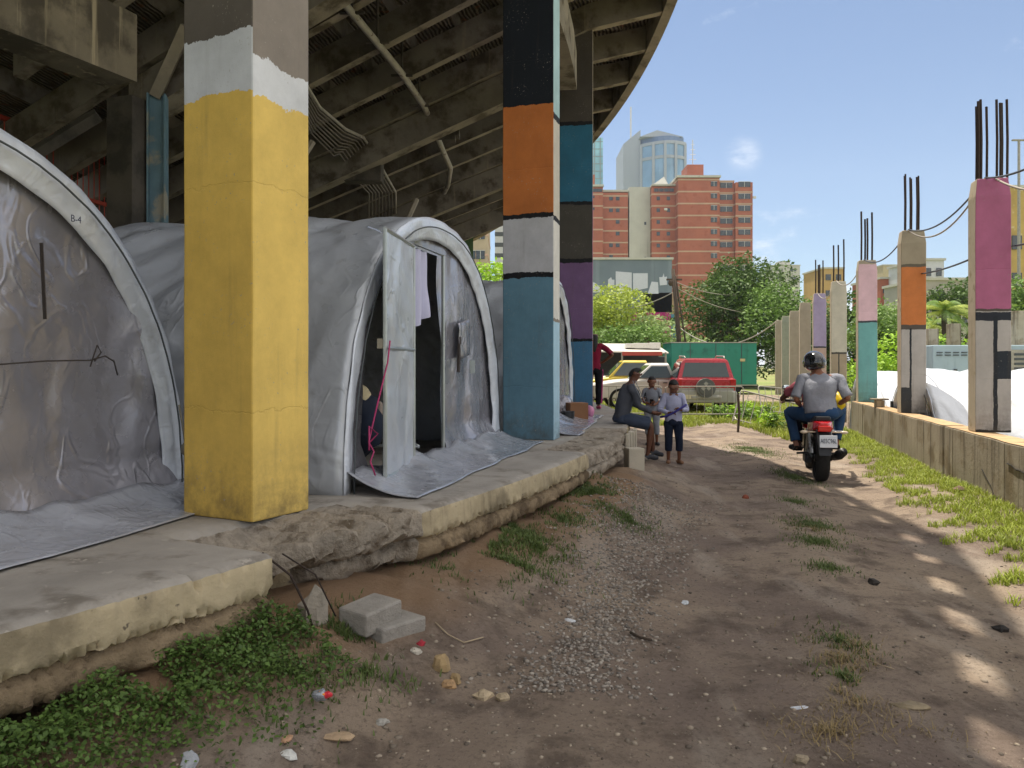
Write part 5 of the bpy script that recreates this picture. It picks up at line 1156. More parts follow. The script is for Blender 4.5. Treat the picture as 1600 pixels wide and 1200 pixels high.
mb = MB(); mb.box(((lx(1059)+lx(1124))/2, 8, fz(276)), (lx(1124)-lx(1059)+.6, 17, .5)); mb.box(((lx(1022)+lx(1061))/2, 10, fz(285)), (6.2, 15, .4)); mb.build('roof', mcon2, B)
mb = MB(); mb.add([(lx(1020), 6, fz(285)), (lx(1055), 6, fz(285)), (lx(1047), 8, fz(264)), (lx(1020), 14, fz(285)), (lx(1055), 14, fz(285)), (lx(1047), 12, fz(264))], [(0, 1, 2), (3, 5, 4), (0, 2, 5, 3), (1, 4, 5, 2)]); mb.build('roof_hood', mcon2, B)
zs = [fz(278)-1.45-2.9*k for k in range(15)]
windows(B, lx(1126), lx(1149), 1.6, zs, 3.0, 1.3, 1, skip=.05); windows(B, lx(1152), lx(1176), .5, zs, 2.9, 1.3, 1, skip=.15); windows(B, lx(1108), lx(1123), 0, zs, 1.5, 1.2, 1, skip=.15)
windows(B, lx(1024), lx(1056), 3, zs[1:], .8, .9, 2, skip=.3); windows(B, lx(1009), lx(1018), 5, zs[3::3], .5, .7, 1)
windows(B, lx(1025), lx(1057), 3, [fz(287)-.9], 1.1, .8, 4)
for k in range(9):
    mb = MB(); z = zs[random.randrange(1, 13)]; mb.box((random.choice((lx(1120), lx(1040), lx(1178.5))), -.2 if k % 2 else 2.7, z-.4), (.7, .5, .5)); mb.build('air_conditioner', mfr, B)
mb = MB(); mb.tube([(lx(1094), 8, fz(249)), (lx(1094), 8, fz(204))], .12, 5)
for z in (0, 1, 2, 3): mb.tube([(lx(1094)-.9+.15*z, 8, fz(236-8*z)), (lx(1094)+.9-.15*z, 8, fz(236-8*z))], .07, 4)
mb.build('antenna', mfr, B)
B2 = thing('apartment_building', 'lower brick-red apartment block beside the third pillar', 'building', (wx(950, YB+3), YB+3, 0)); YB = 197.; lx = lambda x: wx(x, YB)-wx(950, YB)
facade(B2, 'wall', lx(905), lx(942), 0, 14, 0, fz(288), mbrick); facade(B2, 'wall', lx(942.3), lx(983), 2, 14, 0, fz(294), mbrick); facade(B2, 'wall', lx(983.3), lx(991), 5, 14, 0, fz(305), M('brick_dark', '6f4334', .9), band=None)
facade(B2, 'roof_room', lx(917), lx(932), 4, 10, fz(288), fz(262), mbrick, fl=9)
mb = MB(); mb.box(((lx(905)+lx(942))/2, 7, fz(286)), (6.2, 15, .5)); mb.box(((lx(943)+lx(983))/2, 8, fz(291)), (6.6, 12, .5)); mb.build('roof', mcon2, B2)
zs = [fz(294)-1.5-2.9*k for k in range(10)]; windows(B2, lx(951), lx(972), 2, zs, .9, .9, 2, skip=.1); windows(B2, lx(918), lx(936), 0, zs[:2], .6, .6, 1); windows(B2, lx(918), lx(941), 0, [fz(288)-.8], 1.2, .8, 3)
for k in (1, 4): mb = MB(); mb.box((lx(996), 4, zs[0]-8.5*k+6), (2.2, 2, 1.2)); mb.build('balcony', M('cream_slab', 'c9c1a6', .9), B2)
# pale octagonal tower
YT = 430.; T_ = thing('office_tower', 'grey concrete tower with curved blue glass front rising behind the brick blocks', 'building', (wx(1018, YT), YT, 0)); lx = lambda x: wx(x, YT)-wx(1018, YT)
mtow = M('tower_grey', '9aa1a8', .8, var=.06, sc=.05); mtg = M('tower_glass', '7b9dba', .2, var=.3, sc=.06); 
mb = MB(); mb.prism([(lx(974), 0), (lx(999), -4), (lx(999), 30), (lx(974), 30)], 0, fz(225, YT), 'z'); mb.v = [(v[0], v[1], v[2]+(6.5 if v[2] > 50 and v[0] > -8 else 0)) for v in mb.v]; mb.build('shaft', mtow, T_)
arc = [(lx(999)+ (lx(1065)-lx(999))*k/8, -4-9*math.sin(PI*k/8*.8+.1)) for k in range(9)]
mb = MB(); mb.prism(arc+[(lx(1065), 30), (lx(999.2), 30)], 0, fz(232, YT), 'z'); mb.build('glass_front', mtg, T_)
mb = MB()
for z in (fz(232, YT), fz(254, YT)): mb.prism([(a*1.03, b_-.4) for a, b_ in arc]+[(lx(1065.5), 30), (lx(999.1), 30)], z-.8, z+.8, 'z')
for k in (0, 2, 4, 6, 8): mb.box((arc[k][0], arc[k][1]-.4, fz(232, YT)/2), (1.3, 1.2, fz(232, YT)))
mb.build('concrete_frame', mtow, T_)
mb = MB(); mb.prism([(a*.98, b_+2) for a, b_ in arc]+[(lx(1060), 28), (lx(1000), 28)], fz(232, YT)+.8, fz(221, YT), 'z'); mb.build('crown_storey', M('tower_dark', '56708f', .3), T_)
mb = MB(); mb.prism([(lx(999), 0), (lx(1024), 0), (lx(1062), 0), (lx(1062), .2), (lx(999), .2)], fz(221, YT), fz(219, YT), 'z'); mb.prism([(lx(996), fz(221, YT)), (lx(1022), fz(211, YT)), (lx(1062), fz(221, YT))], -9, 28, 'y'); mb.build('roof', mtow, T_)
mb = MB(); mb.tube([(lx(990), 10, fz(222, YT)), (lx(990), 10, fz(158, YT))], .45, 5); mb.build('mast', mfr, T_)
G_ = thing('glass_tower', 'narrow turquoise glass tower just right of the third pillar', 'building', (wx(929, 380), 380, 0)); lx = lambda x: wx(x, 380)-wx(929, 380)
mb = MB(); mb.box((0, 8, fz(215, 380)/2), (lx(938)-lx(912), 16, fz(215, 380))); mb.build('glass_shaft', M('teal_glass', '83b7c6', .1, var=.3, sc=.08), G_)
mb = MB()
for x in (912, 920, 929, 938): mb.box((lx(x), -.15, fz(215, 380)/2), (.35, .3, fz(215, 380)))
for k in range(30): mb.box((0, -.1, 6+3.5*k), (lx(938)-lx(912), .2, .3))
mb.build('mullions', M('mullion', '7f8b8d', .6), G_)
for nm, x0, x1, yt, Y, m_, lb in (('building', 1208, 1250, 415, 300, 'pale_render', 'small grey block with a raised roof box above the right trees'),
    ('building', 1286, 1318, 420, 150, 'ochre', 'low ochre building behind the rebar of the cream post'),
    ('building', 1376, 1404, 436, 120, 'brick', 'low red building left of the orange post'), ('building', 1380, 1442, 415, 210, 'cream', 'distant cream building behind the orange post'),
    ('building', 1442, 1475, 407, 110, 'white', 'white house with dark upper window right of the orange post'), ('building', 1446, 1520, 438, 90, 'grey', 'long pale grey wall-like building behind the palm')):
    mt = {'pale_render': mcon2, 'brick': mbrick, 'ochre': M('ochre_render', 'b5965f', .9, var=.1, sc=.3), 'cream': M('cream_render', 'b5a886', .9, var=.1), 'white': M('white_render', 'c4c6ca', .9, var=.08), 'grey': M('grey_render', 'a7a39c', .9, var=.12, sc=.4)}[m_]
    t = thing(nm, lb, 'building', (wx((x0+x1)/2, Y), Y, 0)); W = wx(x1, Y)-wx(x0, Y); H = fz(yt, Y)
    mb = MB(); mb.box((0, 5, H/2), (W, 10, H)); mb.build('wall', mt, t); mb = MB(); mb.box((0, 5, H+.15), (W+.4, 10.4, .3)); mb.build('roof', mcon2, t)
    if m_ == 'pale_render': mb = MB(); mb.box((W*.02, 5, H+1), (W*.4, 5, 2)); mb.build('roof_box', mt, t)
    windows(t, -W/2, W/2, 0, [H-1.6, H-4.6], min(2.2, W/4), 1.1, 2)
oc_ = thing('building', 'tall weathered ochre building at the right edge', 'building', (wx(1612, 75), 75, 0))
mb = MB(); mb.box((0, 1, fz(292, 75)/2), (4.6, 1.5, fz(292, 75))); mb.build('wall', M('weathered_ochre', 'b59a58', .9, var=.2, sc=.5, second=('c9b98f', .8, .58, .66)), oc_); mb = MB(); mb.box((0, 1, fz(292, 75)+.1), (4.8, 1.7, .25)); mb.build('roof', mcon2, oc_)
windows(oc_, -2.2, 1.5, .25, [13, 9.5, 6], .9, 1.3, 2)
# grey painted wall building with pale shapes on it
YG = 92.; GW = thing('warehouse', 'long grey wall building with pale painted shapes below the brick blocks', 'building', (wx(985, YG), YG, 0)); lx = lambda x: wx(x, YG)-wx(985, YG); gz_ = lambda y: fz(y, YG)
mb = MB(); mb.box(((lx(900)+lx(1050))/2, 6, gz_(405)/2+2.4), (lx(1050)-lx(900), 12, gz_(405)-4.8)); mb.build('wall', M('blue_grey_wall', '6d7a84', .85, var=.1, sc=.3, streak=('8f9aa2', .7, .55, .8, .5)), GW)
mb = MB(); mb.box(((lx(900)+lx(1050))/2, 6, gz_(404)), (lx(1050)-lx(900)+.3, 12.3, .25)); mb.build('coping', mcon2, GW)
mpale = M('pale_paint', 'c4c8d2', .9, var=.05)
def sil(poly): 
    mb = MB(); mb.prism([(lx(a), gz_(b_)) for a, b_ in poly], -.04, -.005, 'y'); mb.build('painted_shape', mpale, GW)
sil([(962, 424), (987, 426), (987, 458), (962, 462)]); sil([(989, 427), (1012, 427), (1012, 450), (989, 455)]); sil([(950, 437), (955, 433), (956, 437), (960, 437), (960, 449), (950, 449)]); sil([(1018, 440), (1028, 441), (1029, 459), (1012, 459)])
sil([(1030, 433), (1035, 433), (1037, 427), (1038, 433), (1042, 432), (1042, 445), (1031, 446)]); sil([(916, 438), (930, 442), (945, 456), (916, 458)]); sil([(916, 412), (922, 412), (918, 426), (916, 426)])
mb = MB(); mb.box(((lx(1010)+lx(1052))/2, 3, gz_(475)), (4, 6, 2.6)); mb.build('lower_wall', M('tan_wall', '9c8468', .9), GW)
sh_ = thing('shop_front', 'magenta and blue painted low shopfront behind the left trees', 'building', (wx(1020, 75), 75, 0)); mb = MB(); mb.box((0, 3, fz(488, 75)/2), (3.4, 6, fz(488, 75))); mb.build('wall', M('magenta_wall', 'a02a6c', .85), sh_); mb = MB(); mb.box((2.0, 3, fz(490, 75)/2), (.9, 5.9, fz(492, 75))); mb.build('side_wall', M('blue_wall', '4d7f9a', .85), sh_)
# kiosk roof and stalls behind the cars
ks = thing('kiosk', 'low open shed with pale roof and red fascia behind the parked cars', 'shed', (wx(985, 38), 38, 0)); lx = lambda x: wx(x, 38)-wx(985, 38)
mb = MB(); mb.add([(lx(905), 0, 2.15), (lx(1045), 0, 2.05), (lx(1045), 3.5, 2.55), (lx(905), 3.5, 2.6)], [(0, 1, 2, 3)]); mb.build('roof', M('tin_roof', 'c9c5b8', .5, var=.15, sc=1.5), ks, solid=.06)
mb = MB(); mb.box(((lx(972)+lx(1034))/2, -.08, 2.03), (lx(1034)-lx(972), .06, .18)); mb.build('fascia', M('red_fascia', 'b04a3c', .7), ks)
mb = MB(); mb.box((0, 3.4, 1.1), (3.9, .1, 2.2)); mb.build('back_wall', M('shed_dark', '3a3a3c', .9), ks)
for x in (912, 972, 1040): mb = MB(); mb.tube([(lx(x), 0, 0), (lx(x), 0, 2.1)], .05, 6); mb.build('post', mgal, ks)
for k, (x, w_, lb) in enumerate(((985, .45, 'left pale crate lying on the shed roof'), (1004, .8, 'middle wide pale crate on the shed roof'), (1024, .5, 'right pale crate on the shed roof'))):
    mb = MB(); mb.box((0, 0, .1), (w_, .5, .22+.04*k)); o = mb.build('crate', mwcar, bevel=.02); o.location = (wx(x, 39), 39.2, 2.33); tag(o, lb, 'crate')
# container with painted figures and louvre, right side
ct = thing('site_cabin', 'pale blue metal cabin with painted figures and a louvre, beyond the white tents', 'cabin', (wx(1457, 24), 24, -.75), R_(-3))
mb = MB(); mb.box((2.2, 1.2, 1.42), (4.4, 2.4, 2.84)); mb.build('wall', M('cabin_blue', '9db0b8', .6, var=.1, sc=1.2, streak=('7d8f99', 5, .55, .75, .5)), ct, bevel=.03)
mb = MB()
for k in range(9): mb.box((.2+k*.24, -.02, 2.62), (.17, .02, .03)); mb.box((.2+k*.24, -.02, 2.54), (.17, .02, .03))
mb.build('vent', mdark, ct)
mfig = M('figure_paint', 'c9c2a6', .8)
for k, (x, h_) in enumerate(((.16, .55), (.52, .62), (.66, .7), (.82, .6), (.98, .5))):
    mb = MB(); mb.prism([(x-.06, 1.4), (x+.06, 1.4), (x+.07, 1.4+h_*.8), (x+.03, 1.4+h_), (x-.03, 1.4+h_), (x-.07, 1.4+h_*.8)], -.03, -.003, 'y'); f_ = mb.build('painted_figure', mfig, ct)
    mb = MB(); mb.box((x, -.033, 1.4+h_), (.1, .012, .05)); mb.build('painted_head', mdark, f_)
lv = MB(); lv.box((2.55, -.03, 2.15), (.62, .05, 1.1)); lv = lv.build('louvre', mgal, ct)
for k in range(7): mb = MB(); mb.box((2.58, -.06, 1.72+k*.14), (.46, .03, .07)); mb.build('slat', mdark, lv)
for k, (x, yt, Y, lb) in enumerate(((1455, 514, 27, 'short bare post left of the blue cabin'), (1490, 506, 28, 'short bare post behind the blue cabin'), (1590, 486, 26, 'bare post behind the louvre at the right edge'), (1534, 500, 30, 'short bare post hidden partly by the pink post'))):
    mb = MB(); h_ = fz(yt, Y)+.75; mb.box((0, 0, h_/2), (.34, .34, h_)); o = mb.build('bare_post', mwl, bevel=.01); o.location = (wx(x, Y), Y, -.75); tag(o, lb, 'post', 'bare posts beyond the tents')
lp = thing('street_lamp', 'thin grey street lamp pole at the right edge', 'lamp', (wx(1592, 60), 60, 0)); mb = MB(); mb.tube([(0, 0, 0), (0, 0, fz(220, 60))], [.14, .09], 8); mb.build('pole', mgal, lp); mb = MB(); mb.box((.0, 0, fz(219, 60)), (1.0, .2, .1)); mb.build('lamp_head', mgal, lp)
# apartment beyond the stand
FB = thing('apartment_building', 'tan apartment block seen under the far end of the stand', 'building', (wx(715, 120), 120, 0)); lx = lambda x: wx(x, 120)-wx(715, 120)
facade(FB, 'wall', lx(670), lx(762), 0, 14, 0, 42, M('tan_render', 'b5a48c', .9, var=.1, sc=.4), fl=3.0, band=M('pink_band', 'c9a692', .9)); windows(FB, lx(685), lx(758), 0, [15+3*k for k in range(6)], 1.3, 1.3, 5)
F2 = thing('apartment_building', 'white tower with ribbed balconies behind the second pillar', 'building', (wx(795, 150), 150, 0)); facade(F2, 'wall', -2.6, 3.5, 0, 10, 0, 50, M('white_render', 'c4c6ca', .9), fl=2.0, band=mdark, bh=.8, proud=.02)
# ================================================================ GROUND COVER AND LITTER
def blades(P, h, rng, w=.006, lean=.5):
    n = len(P); a = rng.uniform(0, 2*PI, n); hh = h*rng.uniform(.5, 1.3, n); ln = rng.uniform(.1, lean, n)*hh
    s = np.stack([np.cos(a), np.sin(a), np.zeros(n)], 1); d = np.stack([-np.sin(a), np.cos(a), np.zeros(n)], 1)
    up = np.array([0, 0, 1.]); W = (w*rng.uniform(.6, 1.4, n))[:, None]
    m = P+d*(ln*.35)[:, None]+up*(hh*.6)[:, None]; t = P+d*ln[:, None]+up*hh[:, None]
    V = np.stack([P-s*W, P+s*W, m+s*W*.7, m-s*W*.7, t], 1).reshape(-1, 3); i = np.arange(n)*5
    F = np.concatenate([np.stack([i, i+1, i+2, i+3], 1), np.stack([i+3, i+2, i+4, i+4], 1)])
    return V, F
def tri_mesh(name, V, F, mat):
    q_ = F[F[:, 2] != F[:, 3]]; t3 = F[F[:, 2] == F[:, 3]][:, :3]
    me = bpy.data.meshes.new(name); fl = [tuple(r) for r in q_.tolist()]+[tuple(r) for r in t3.tolist()]
    me.from_pydata(V.tolist(), [], fl); me.materials.append(mat); o = bpy.data.objects.new(name, me); COL.objects.link(o); return o
def gpt(x, y): Z = 1875/(y-570); return (wx(x, Z), Z)
def patch(centers, dens, rng):
    out = []
    for cx, cy, rx, ry, k in centers:
        n = int(dens*k*rx*ry*3.1); a = rng.uniform(0, 2*PI, n); r = np.abs(rng.normal(0, .48, n)); X = cx+np.cos(a)*r*rx; Y = cy+np.sin(a)*r*ry
        kp = np.array([nz(x*2.3, y*2.3, 4)+.5*nz(x*9, y*9, 7) > -.18 for x, y in zip(X, Y)]); out += [(x, y, gh(x, y)-.004) for x, y in zip(X[kp], Y[kp])]
    return np.array(out)
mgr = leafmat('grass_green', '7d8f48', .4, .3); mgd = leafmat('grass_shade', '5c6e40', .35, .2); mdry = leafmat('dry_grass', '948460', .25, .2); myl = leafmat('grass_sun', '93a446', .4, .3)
rg = np.random.default_rng(5)
C1 = [(*gpt(x, y), a, b_, k) for x, y, a, b_, k in ((1175, 705, .5, 1.2, 1), (1240, 745, .3, .9, .8), (1245, 785, .3, .5, .7), (1270, 822, .32, .5, 1.2), (1275, 850, .28, .4, 1.2), (1293, 895, .22, .3, 1.), (1310, 1005, .22, .4, .8), (1318, 1060, .2, .3, .7))]
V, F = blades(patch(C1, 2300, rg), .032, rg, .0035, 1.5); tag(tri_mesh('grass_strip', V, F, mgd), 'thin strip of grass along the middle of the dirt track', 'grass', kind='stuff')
C1 = [(*gpt(x, y), a, b_, k) for x, y, a, b_, k in ((1315, 1030, .3, .5, 1), (1320, 1090, .28, .4, 1.2), (1300, 1150, .3, .3, 1), (1340, 1010, .2, .3, .6), (1420, 1150, .3, .3, .4), (1270, 830, .4, .7, .4))]
V, F = blades(patch(C1, 1300, rg), .032, rg, .002, 3.); tag(tri_mesh('dry_grass', V, F, mdry), 'dry straw strewn in the middle of the track', 'dry grass', kind='stuff')
C1 = [(*gpt(x, y), a, b_, k) for x, y, a, b_, k in ((800, 880, .45, .55, 1.2), (760, 905, .4, .4, 1), (840, 900, .4, .35, .8), (800, 925, .5, .3, .7), (925, 812, .5, .8, 1), (980, 830, .3, .5, .5), (880, 850, .4, .5, .5), (740, 950, .5, .3, .4), (540, 1060, .3, .3, .7), (560, 1100, .35, .2, .7), (450, 1130, .5, .25, .5), (330, 1170, .5, .2, .5))]
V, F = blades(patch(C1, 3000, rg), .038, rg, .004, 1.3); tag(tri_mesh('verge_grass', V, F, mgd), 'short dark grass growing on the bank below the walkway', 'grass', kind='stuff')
pts = []
for _ in range(38000):
    y = 4.2+rg.uniform()**1.2*17; wmax = .95+.35*nz(y*.9, 2)+.25*nz(y*3, 5); d = rg.uniform()*wmax
    x = WALLX(y)-.02-d
    if nz(x*3, y*3, 9)+.4*nz(x*11, y*11, 2) > -.3+.75*(d/wmax)**2-.1: pts.append((x, y, gh(x, y)-.004))
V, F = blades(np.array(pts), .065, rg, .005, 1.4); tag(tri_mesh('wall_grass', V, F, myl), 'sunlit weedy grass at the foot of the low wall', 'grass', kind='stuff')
pts = []
for _ in range(60000):
    y = 15.+rg.uniform()*16; x = rg.uniform(1.5, 11)
    if x > WALLX(y)-.2 and y < 18: continue
    inroad = abs(x-(4.9-.0*(y-12))) < 1.6-.06*(y-15) and y < 19.5
    edge = y > 19.6+.35*(x-4)+.8*nz(x, 1) if x < 5.5 else (x > 5.2 + (.3*nz(y, 3)) )
    if edge and nz(x*1.3, y*1.3, 2) > -.25: pts.append((x, y, gh(x, y)-.01))
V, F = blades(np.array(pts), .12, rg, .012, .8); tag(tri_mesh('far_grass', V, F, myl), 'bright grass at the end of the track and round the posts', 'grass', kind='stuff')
for i in range(16):
    x, y = wx(1150+i*6.5+random.uniform(-6, 6), 20), 19+random.uniform(-1, 6); n = 120; rr_ = np.random.default_rng(i)
    P = np.stack([x+rr_.normal(0, .1, n), y+rr_.normal(0, .1, n), np.full(n, 0)+rr_.uniform(.02, .38, n)], 1); V, F = leaves(P, .16, rr_, asp=.35)
    tag(fastmesh('weed', V, F, L4 if i % 2 else L3), 'leafy weed among those growing round the fallen barriers', 'weed', 'weeds round the fallen barriers')
# foreground weeds under the walkway edge
n = 13000; P = []
rw = np.random.default_rng(11)
for _ in range(n*3):
    t_ = rw.uniform(-32.5, -27.9); d = abs(rw.normal(0, .26)); r = RS+.0+d; p = pol(r, t_); gx = gh(p.x, p.y)
    lim = .62+.15*nz(t_*1.5, 3)-.3*max(0, t_+28.4)
    if d < lim and (nz(p.x*5, p.y*5, 3) > -.35): 
        hmax = (.11+.03*nz(t_*4, 1))*(1-d/lim)**.6+.02; P.append((p.x, p.y, gx+rw.uniform(.0, 1)**.7*hmax*(.75+.5*nz(p.x*4, p.y*4, 8))))
    if len(P) >= n: break
V, F = leaves(np.array(P), (.022), rw, upb=.9, asp=.7); tag(fastmesh('ground_weeds', V, F, leafmat('weed_leaf', '55713c', .5, .2)), 'dense low leafy weeds spilling below the near walkway edge', 'weeds', kind='stuff')
# gravel
def stones(name, P, R, mat, seed, label=None):
    rng = np.random.default_rng(seed); b = bmesh.new(); bmesh.ops.create_icosphere(b, subdivisions=1, radius=1); bv = np.array([v.co[:] for v in b.verts]); bf = np.array([[v.index for v in f.verts] for f in b.faces]); b.free()
    n = len(P); sc_ = rng.uniform(.6, 1.3, (n, 3))*R[:, None]; sc_[:, 2] *= .65
    a = rng.uniform(0, 2*PI, n); ca, sa = np.cos(a), np.sin(a); v = bv[None]*(1+rng.normal(0, .14, (n, len(bv), 1)))*sc_[:, None]
    x = v[..., 0]*ca[:, None]-v[..., 1]*sa[:, None]; y = v[..., 0]*sa[:, None]+v[..., 1]*ca[:, None]
    V = np.stack([x, y, v[..., 2]], -1)+P[:, None]; F = (bf[None]+(np.arange(n)*len(bv))[:, None, None]).reshape(-1, 3)
    return fastmesh(name, V.reshape(-1, 3), F, mat)
def stonemat(name, a_, b_):
    m, nt, bs = base_mat(name); g_ = nt.nodes.new('ShaderNodeNewGeometry'); nt.links.new(mixc_(nt, g_.outputs['Random Per Island'], hx(a_), hx(b_)), bs.inputs['Base Color']); bs.inputs['Roughness'].default_value = .9; return m
mst = stonemat('gravel', '5f5851', 'a79e92'); mpeb = stonemat('pebble', '4e453d', 'a89a87')
g = np.random.default_rng(3); A_ = np.array(gpt(930, 985)); B_ = np.array(gpt(1010, 800)); P = []
for _ in range(5200):
    q_ = g.uniform(-.25, 1.2); p = A_+(B_-A_)*q_+np.array([g.normal(0, .17+.14*abs(q_)), 0]); P.append((p[0], p[1], gh(*p)+.002))
tag(stones('gravel', np.array(P), g.uniform(.004, .015, len(P)), mst, 1), 'band of loose grey gravel between the bank and the track', 'gravel', kind='stuff')
P = []
while len(P) < 7000:
    y = 2.6+g.exponential(3.5); x = g.uniform(-1.8, 6)
    if y < 20 and topol(x, y)[0] > RS+.15 and x < WALLX(y)-.1 and abs(x) < y*.7: P.append((x, y, gh(x, y)))
tag(stones('pebbles', np.array(P), .0025+.013*g.uniform(0, 1, len(P))**5, mpeb, 2), 'scattered small pebbles all over the dirt', 'pebbles', kind='stuff')
def rock(label, x, y, r, col='b3a184', seed=0, name='stone', flat=.6, cat='stone', grp=None, sx=1.):
    X, Y = gpt(x, y); 
    for _ in range(6):
        zg = gh(X, Y); Z = (1.5-zg)*1250/(y-570); X, Y = wx(x, Z), Z
    mb = MB(); mb.ell((0, 0, 0), (r*sx, r*.75, r*flat), 8, 5); mb.v = [tuple(Vector(v)*(1+.6*noise.noise(Vector(v)/r*1.4+Vector((seed*3.1, 0, 0)))+.2*noise.noise(Vector(v)/r*4))) for v in mb.v]
    o = mb.build(name, M('stone_'+col, col, .9, var=.25, sc=12, bump=.8, bsc=60), smooth=False, bevel=r*.06); o.location = (X, Y, gh(X, Y)+r*flat*.25); o.rotation_euler = (0, 0, seed); return tag(o, label, cat, grp)
rock('pale flat stone right of the small blue bottle ring', 756, 1090, .05, seed=1); rock('smaller pale stone touching the flat stone', 785, 1092, .04, seed=2); rock('rounded tan stone below the crumpled sack', 700, 1073, .038, 'b08f68', 3)
rock('long tan crumpled sack scrap on the dirt', 688, 1045, .06, 'a58d66', 4, name='sack_scrap', cat='scrap', sx=.7, flat=.8); rock('thin end of the crumpled sack scrap', 712, 1062, .035, 'a58d66', 5, name='sack_scrap', cat='scrap', sx=1.5)
rock('curled brown dead leaf on the track at lower right', 1424, 1106, .055, '8f8168', 6, name='dead_leaf', cat='leaf', flat=.35, sx=1.4); rock('dark lump on the sunny verge near the wall', 1500, 768, .09, '6f5b49', 7, name='brick_fragment', cat='brick')
rock('small dark stone in the middle of the track', 1365, 912, .045, '3f3b37', 8); rock('dark scrap at the right of the track', 1563, 985, .04, '2d2a28', 9); rock('round tan stone at the bottom edge', 1252, 1190, .03, '9b8c74', 10)
rock('pinkish tile fragment at lower left', 448, 1162, .03, 'c09878', 11, flat=.3); rock('white plastic lump near the bottom edge', 450, 1183, .03, 'd5d5cf', 12, flat=.5, name='plastic_scrap', cat='scrap', sx=1.4); rock('pale grey stone beside the weeds', 597, 1130, .028, 'a5a198', 13)
rock('red brick fragment in the far shade', 1165, 778, .05, '8b4a35', 14, name='brick_fragment', cat='brick'); rock('white scrap lying on the bank', 890, 970, .03, 'd8dadd', 15, flat=.3, name='paper_scrap', cat='scrap', sx=1.3); rock('thin white scrap on the track', 1250, 1107, .03, 'cfd2d8', 16, flat=.15, name='paper_scrap', cat='scrap', sx=1.6)
rock('faint white scrap on the track behind the thin one', 1070, 942, .04, 'c6cace', 17, flat=.15, name='paper_scrap', cat='scrap', sx=1.4); rock('grey crumpled plastic at the bottom edge', 296, 1196, .045, 'b5b8be', 18, flat=.7, name='plastic_scrap', cat='scrap'); rock('crumpled white wrapper beside the red can end', 650, 1022, .03, 'bdb6a8', 19, flat=.5, name='wrapper', cat='scrap'); rock('small red can end near the blocks', 658, 1008, .024, 'a8303c', 20, flat=.8, name='can_end', cat='scrap')
rock('tan stone fragment by the yellow-green weeds', 530, 1155, .045, 'b39a7c', 22, flat=.3, sx=1.5); rock('loose chunk of concrete wedged against the clean walkway end', 442, 915, .1, 'b0a183', 23, name='concrete_chunk', cat='rubble', flat=1., grp='rubble'); rock('upright grey chunk stuck in the soil below the gap', 492, 958, .085, '8f877a', 24, name='concrete_chunk', cat='rubble', flat=1.3, sx=.6, grp='rubble')
wr = thing('snack_wrapper', 'crumpled silver wrapper with red and orange print at lower left', 'wrapper', (0, 0, 0)); X, Y = gpt(500, 1140); wr.location = (X*.97, Y*.97, gh(X, Y)+.02)
for k, (dx, c_, r) in enumerate(((0, '8f9399', .035), (.03, 'c8303f', .022), (.012, 'd88a2c', .016))):
    mb = MB(); mb.ell((dx, -.004*k, .004*k), (r, r*.7, r*.6), 10, 7); mb.v = [tuple(Vector(v)+Vector((0, 0, .012*nz(v[0]*60, v[1]*60, k)))) for v in mb.v]; mb.build(('foil', 'red_print', 'orange_print')[k], M('foil'+c_, c_, .3, metal=.3 if k == 0 else 0, var=.2, sc=30), wr)
for lb, p_, r_ in (('thin curved pale twig on the bank', ((680, 1022), (700, 1030), (725, 1033), (755, 1022)), .004), ('short dark twig on the track', ((985, 990), (1000, 997), (1018, 1003)), .008), ('thin reddish straw right of the grass strip', ((1355, 1035), (1375, 1042), (1397, 1048)), .003)):
    mb = MB(); mb.tube([(*gpt(a, b_), gh(*gpt(a, b_))+.012) for a, b_ in p_], r_, 5); tag(mb.build('twig', M('twig_'+str(r_), 'a5947a' if r_ < .006 else '4a3f35', .9), smooth=True), lb, 'twig')
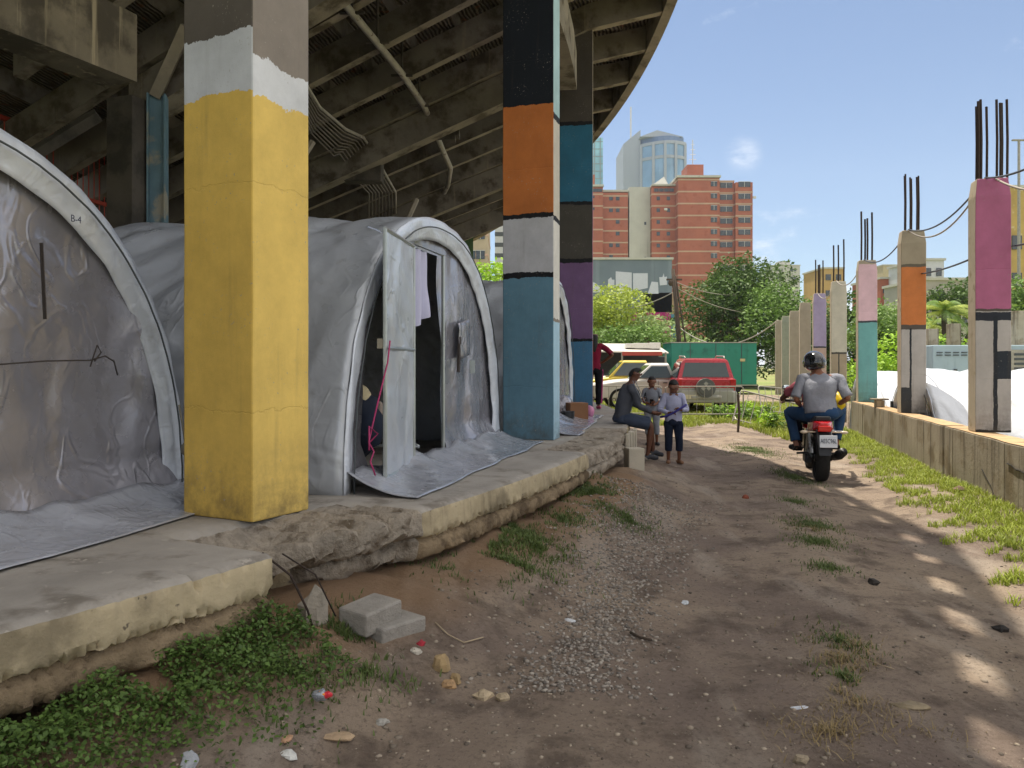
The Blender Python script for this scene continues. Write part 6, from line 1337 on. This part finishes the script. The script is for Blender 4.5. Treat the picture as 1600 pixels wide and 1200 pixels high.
# concrete blocks below the broken edge
mblock = M('cinder_block', '97928a', .95, var=.2, sc=8, bump=1., bsc=60, bdist=.01, spec=.1)
def block(label, x, y, z, rz, d=(.36, .2, .17), tilt=(0, 0), mat=mblock, name='concrete_block', grp='loose concrete blocks'):
    Z = (1.5-z)*1250/(y-570); mb = MB(); mb.box((0, 0, 0), d); o = mb.build(name, mat, bevel=.012); o.location = (wx(x, Z), Z, z+d[2]/2); o.rotation_euler = (tilt[0], tilt[1], rz); return tag(o, label, 'block', grp)
block('grey concrete block resting on top of the other one', 579, 978, .20, 1.0, (.26, .19, .115), (.05, -.05)); bl = block('grey concrete block with two holes, lying under the other one', 612, 1000, .115, .9, (.3, .19, .11), (.02, .03))
# pale hollow block and slats by the seated man
block('pale hollow block on end at the foot of the seated man', 991, 742, .04, .2, (.22, .2, .36), name='concrete_block', mat=M('pale_block', 'b5ad9c', .9, var=.12, bump=.5))
for k in range(4):
    p = pol(RS+.05+.02*k, -12.7+k*.42); mb = MB(); mb.box((0, 0, -.27), (.05, .11+.03*(k % 2), .48+.04*(k % 2))); o = mb.build('slab_plank', M('pale_block', 'b5ad9c'), bevel=.008); o.location = (p.x, p.y, .60); o.rotation_euler = (.03*k, 0, R_(-13)); tag(o, ('first', 'second', 'third', 'fourth')[k]+' pale concrete slat from the left, leaning on the walkway edge', 'slat', 'slats leaning on the walkway')
mb = MB(); mb.tube([pol(RS-.05, -28.1, .62), pol(RS+.08, -28.0, .52), pol(RS+.14, -27.9, .35), pol(RS+.13, -27.8, .24)], .0055, 6); tag(mb.build('rebar_stub', rebm, smooth=True), 'bent rusty bar hanging out of the broken walkway', 'rebar', 'bars in the broken edge')
mb = MB(); mb.tube([pol(RS-.02, -27.9, .6), pol(RS+.12, -27.75, .5), pol(RS+.16, -27.55, .28)], .004, 6); tag(mb.build('rebar_stub', rebm, smooth=True), 'thinner bent bar beside the first in the broken edge', 'rebar', 'bars in the broken edge')

# ================================================================ AIR
hm = bpy.data.materials.new('haze'); hm.use_nodes = True; hn = hm.node_tree; hn.nodes.clear()
ho_ = hn.nodes.new('ShaderNodeOutputMaterial'); hv_ = hn.nodes.new('ShaderNodeVolumePrincipled'); hv_.inputs['Density'].default_value = .00028; hv_.inputs['Color'].default_value = (.86, .92, 1, 1); hv_.inputs['Anisotropy'].default_value = .2
hn.links.new(hv_.outputs[0], ho_.inputs['Volume'])
mb = MB(); mb.box((80, 340, 92), (900, 860, 188)); hz = mb.build('haze', hm); tag(hz, kind='stuff')
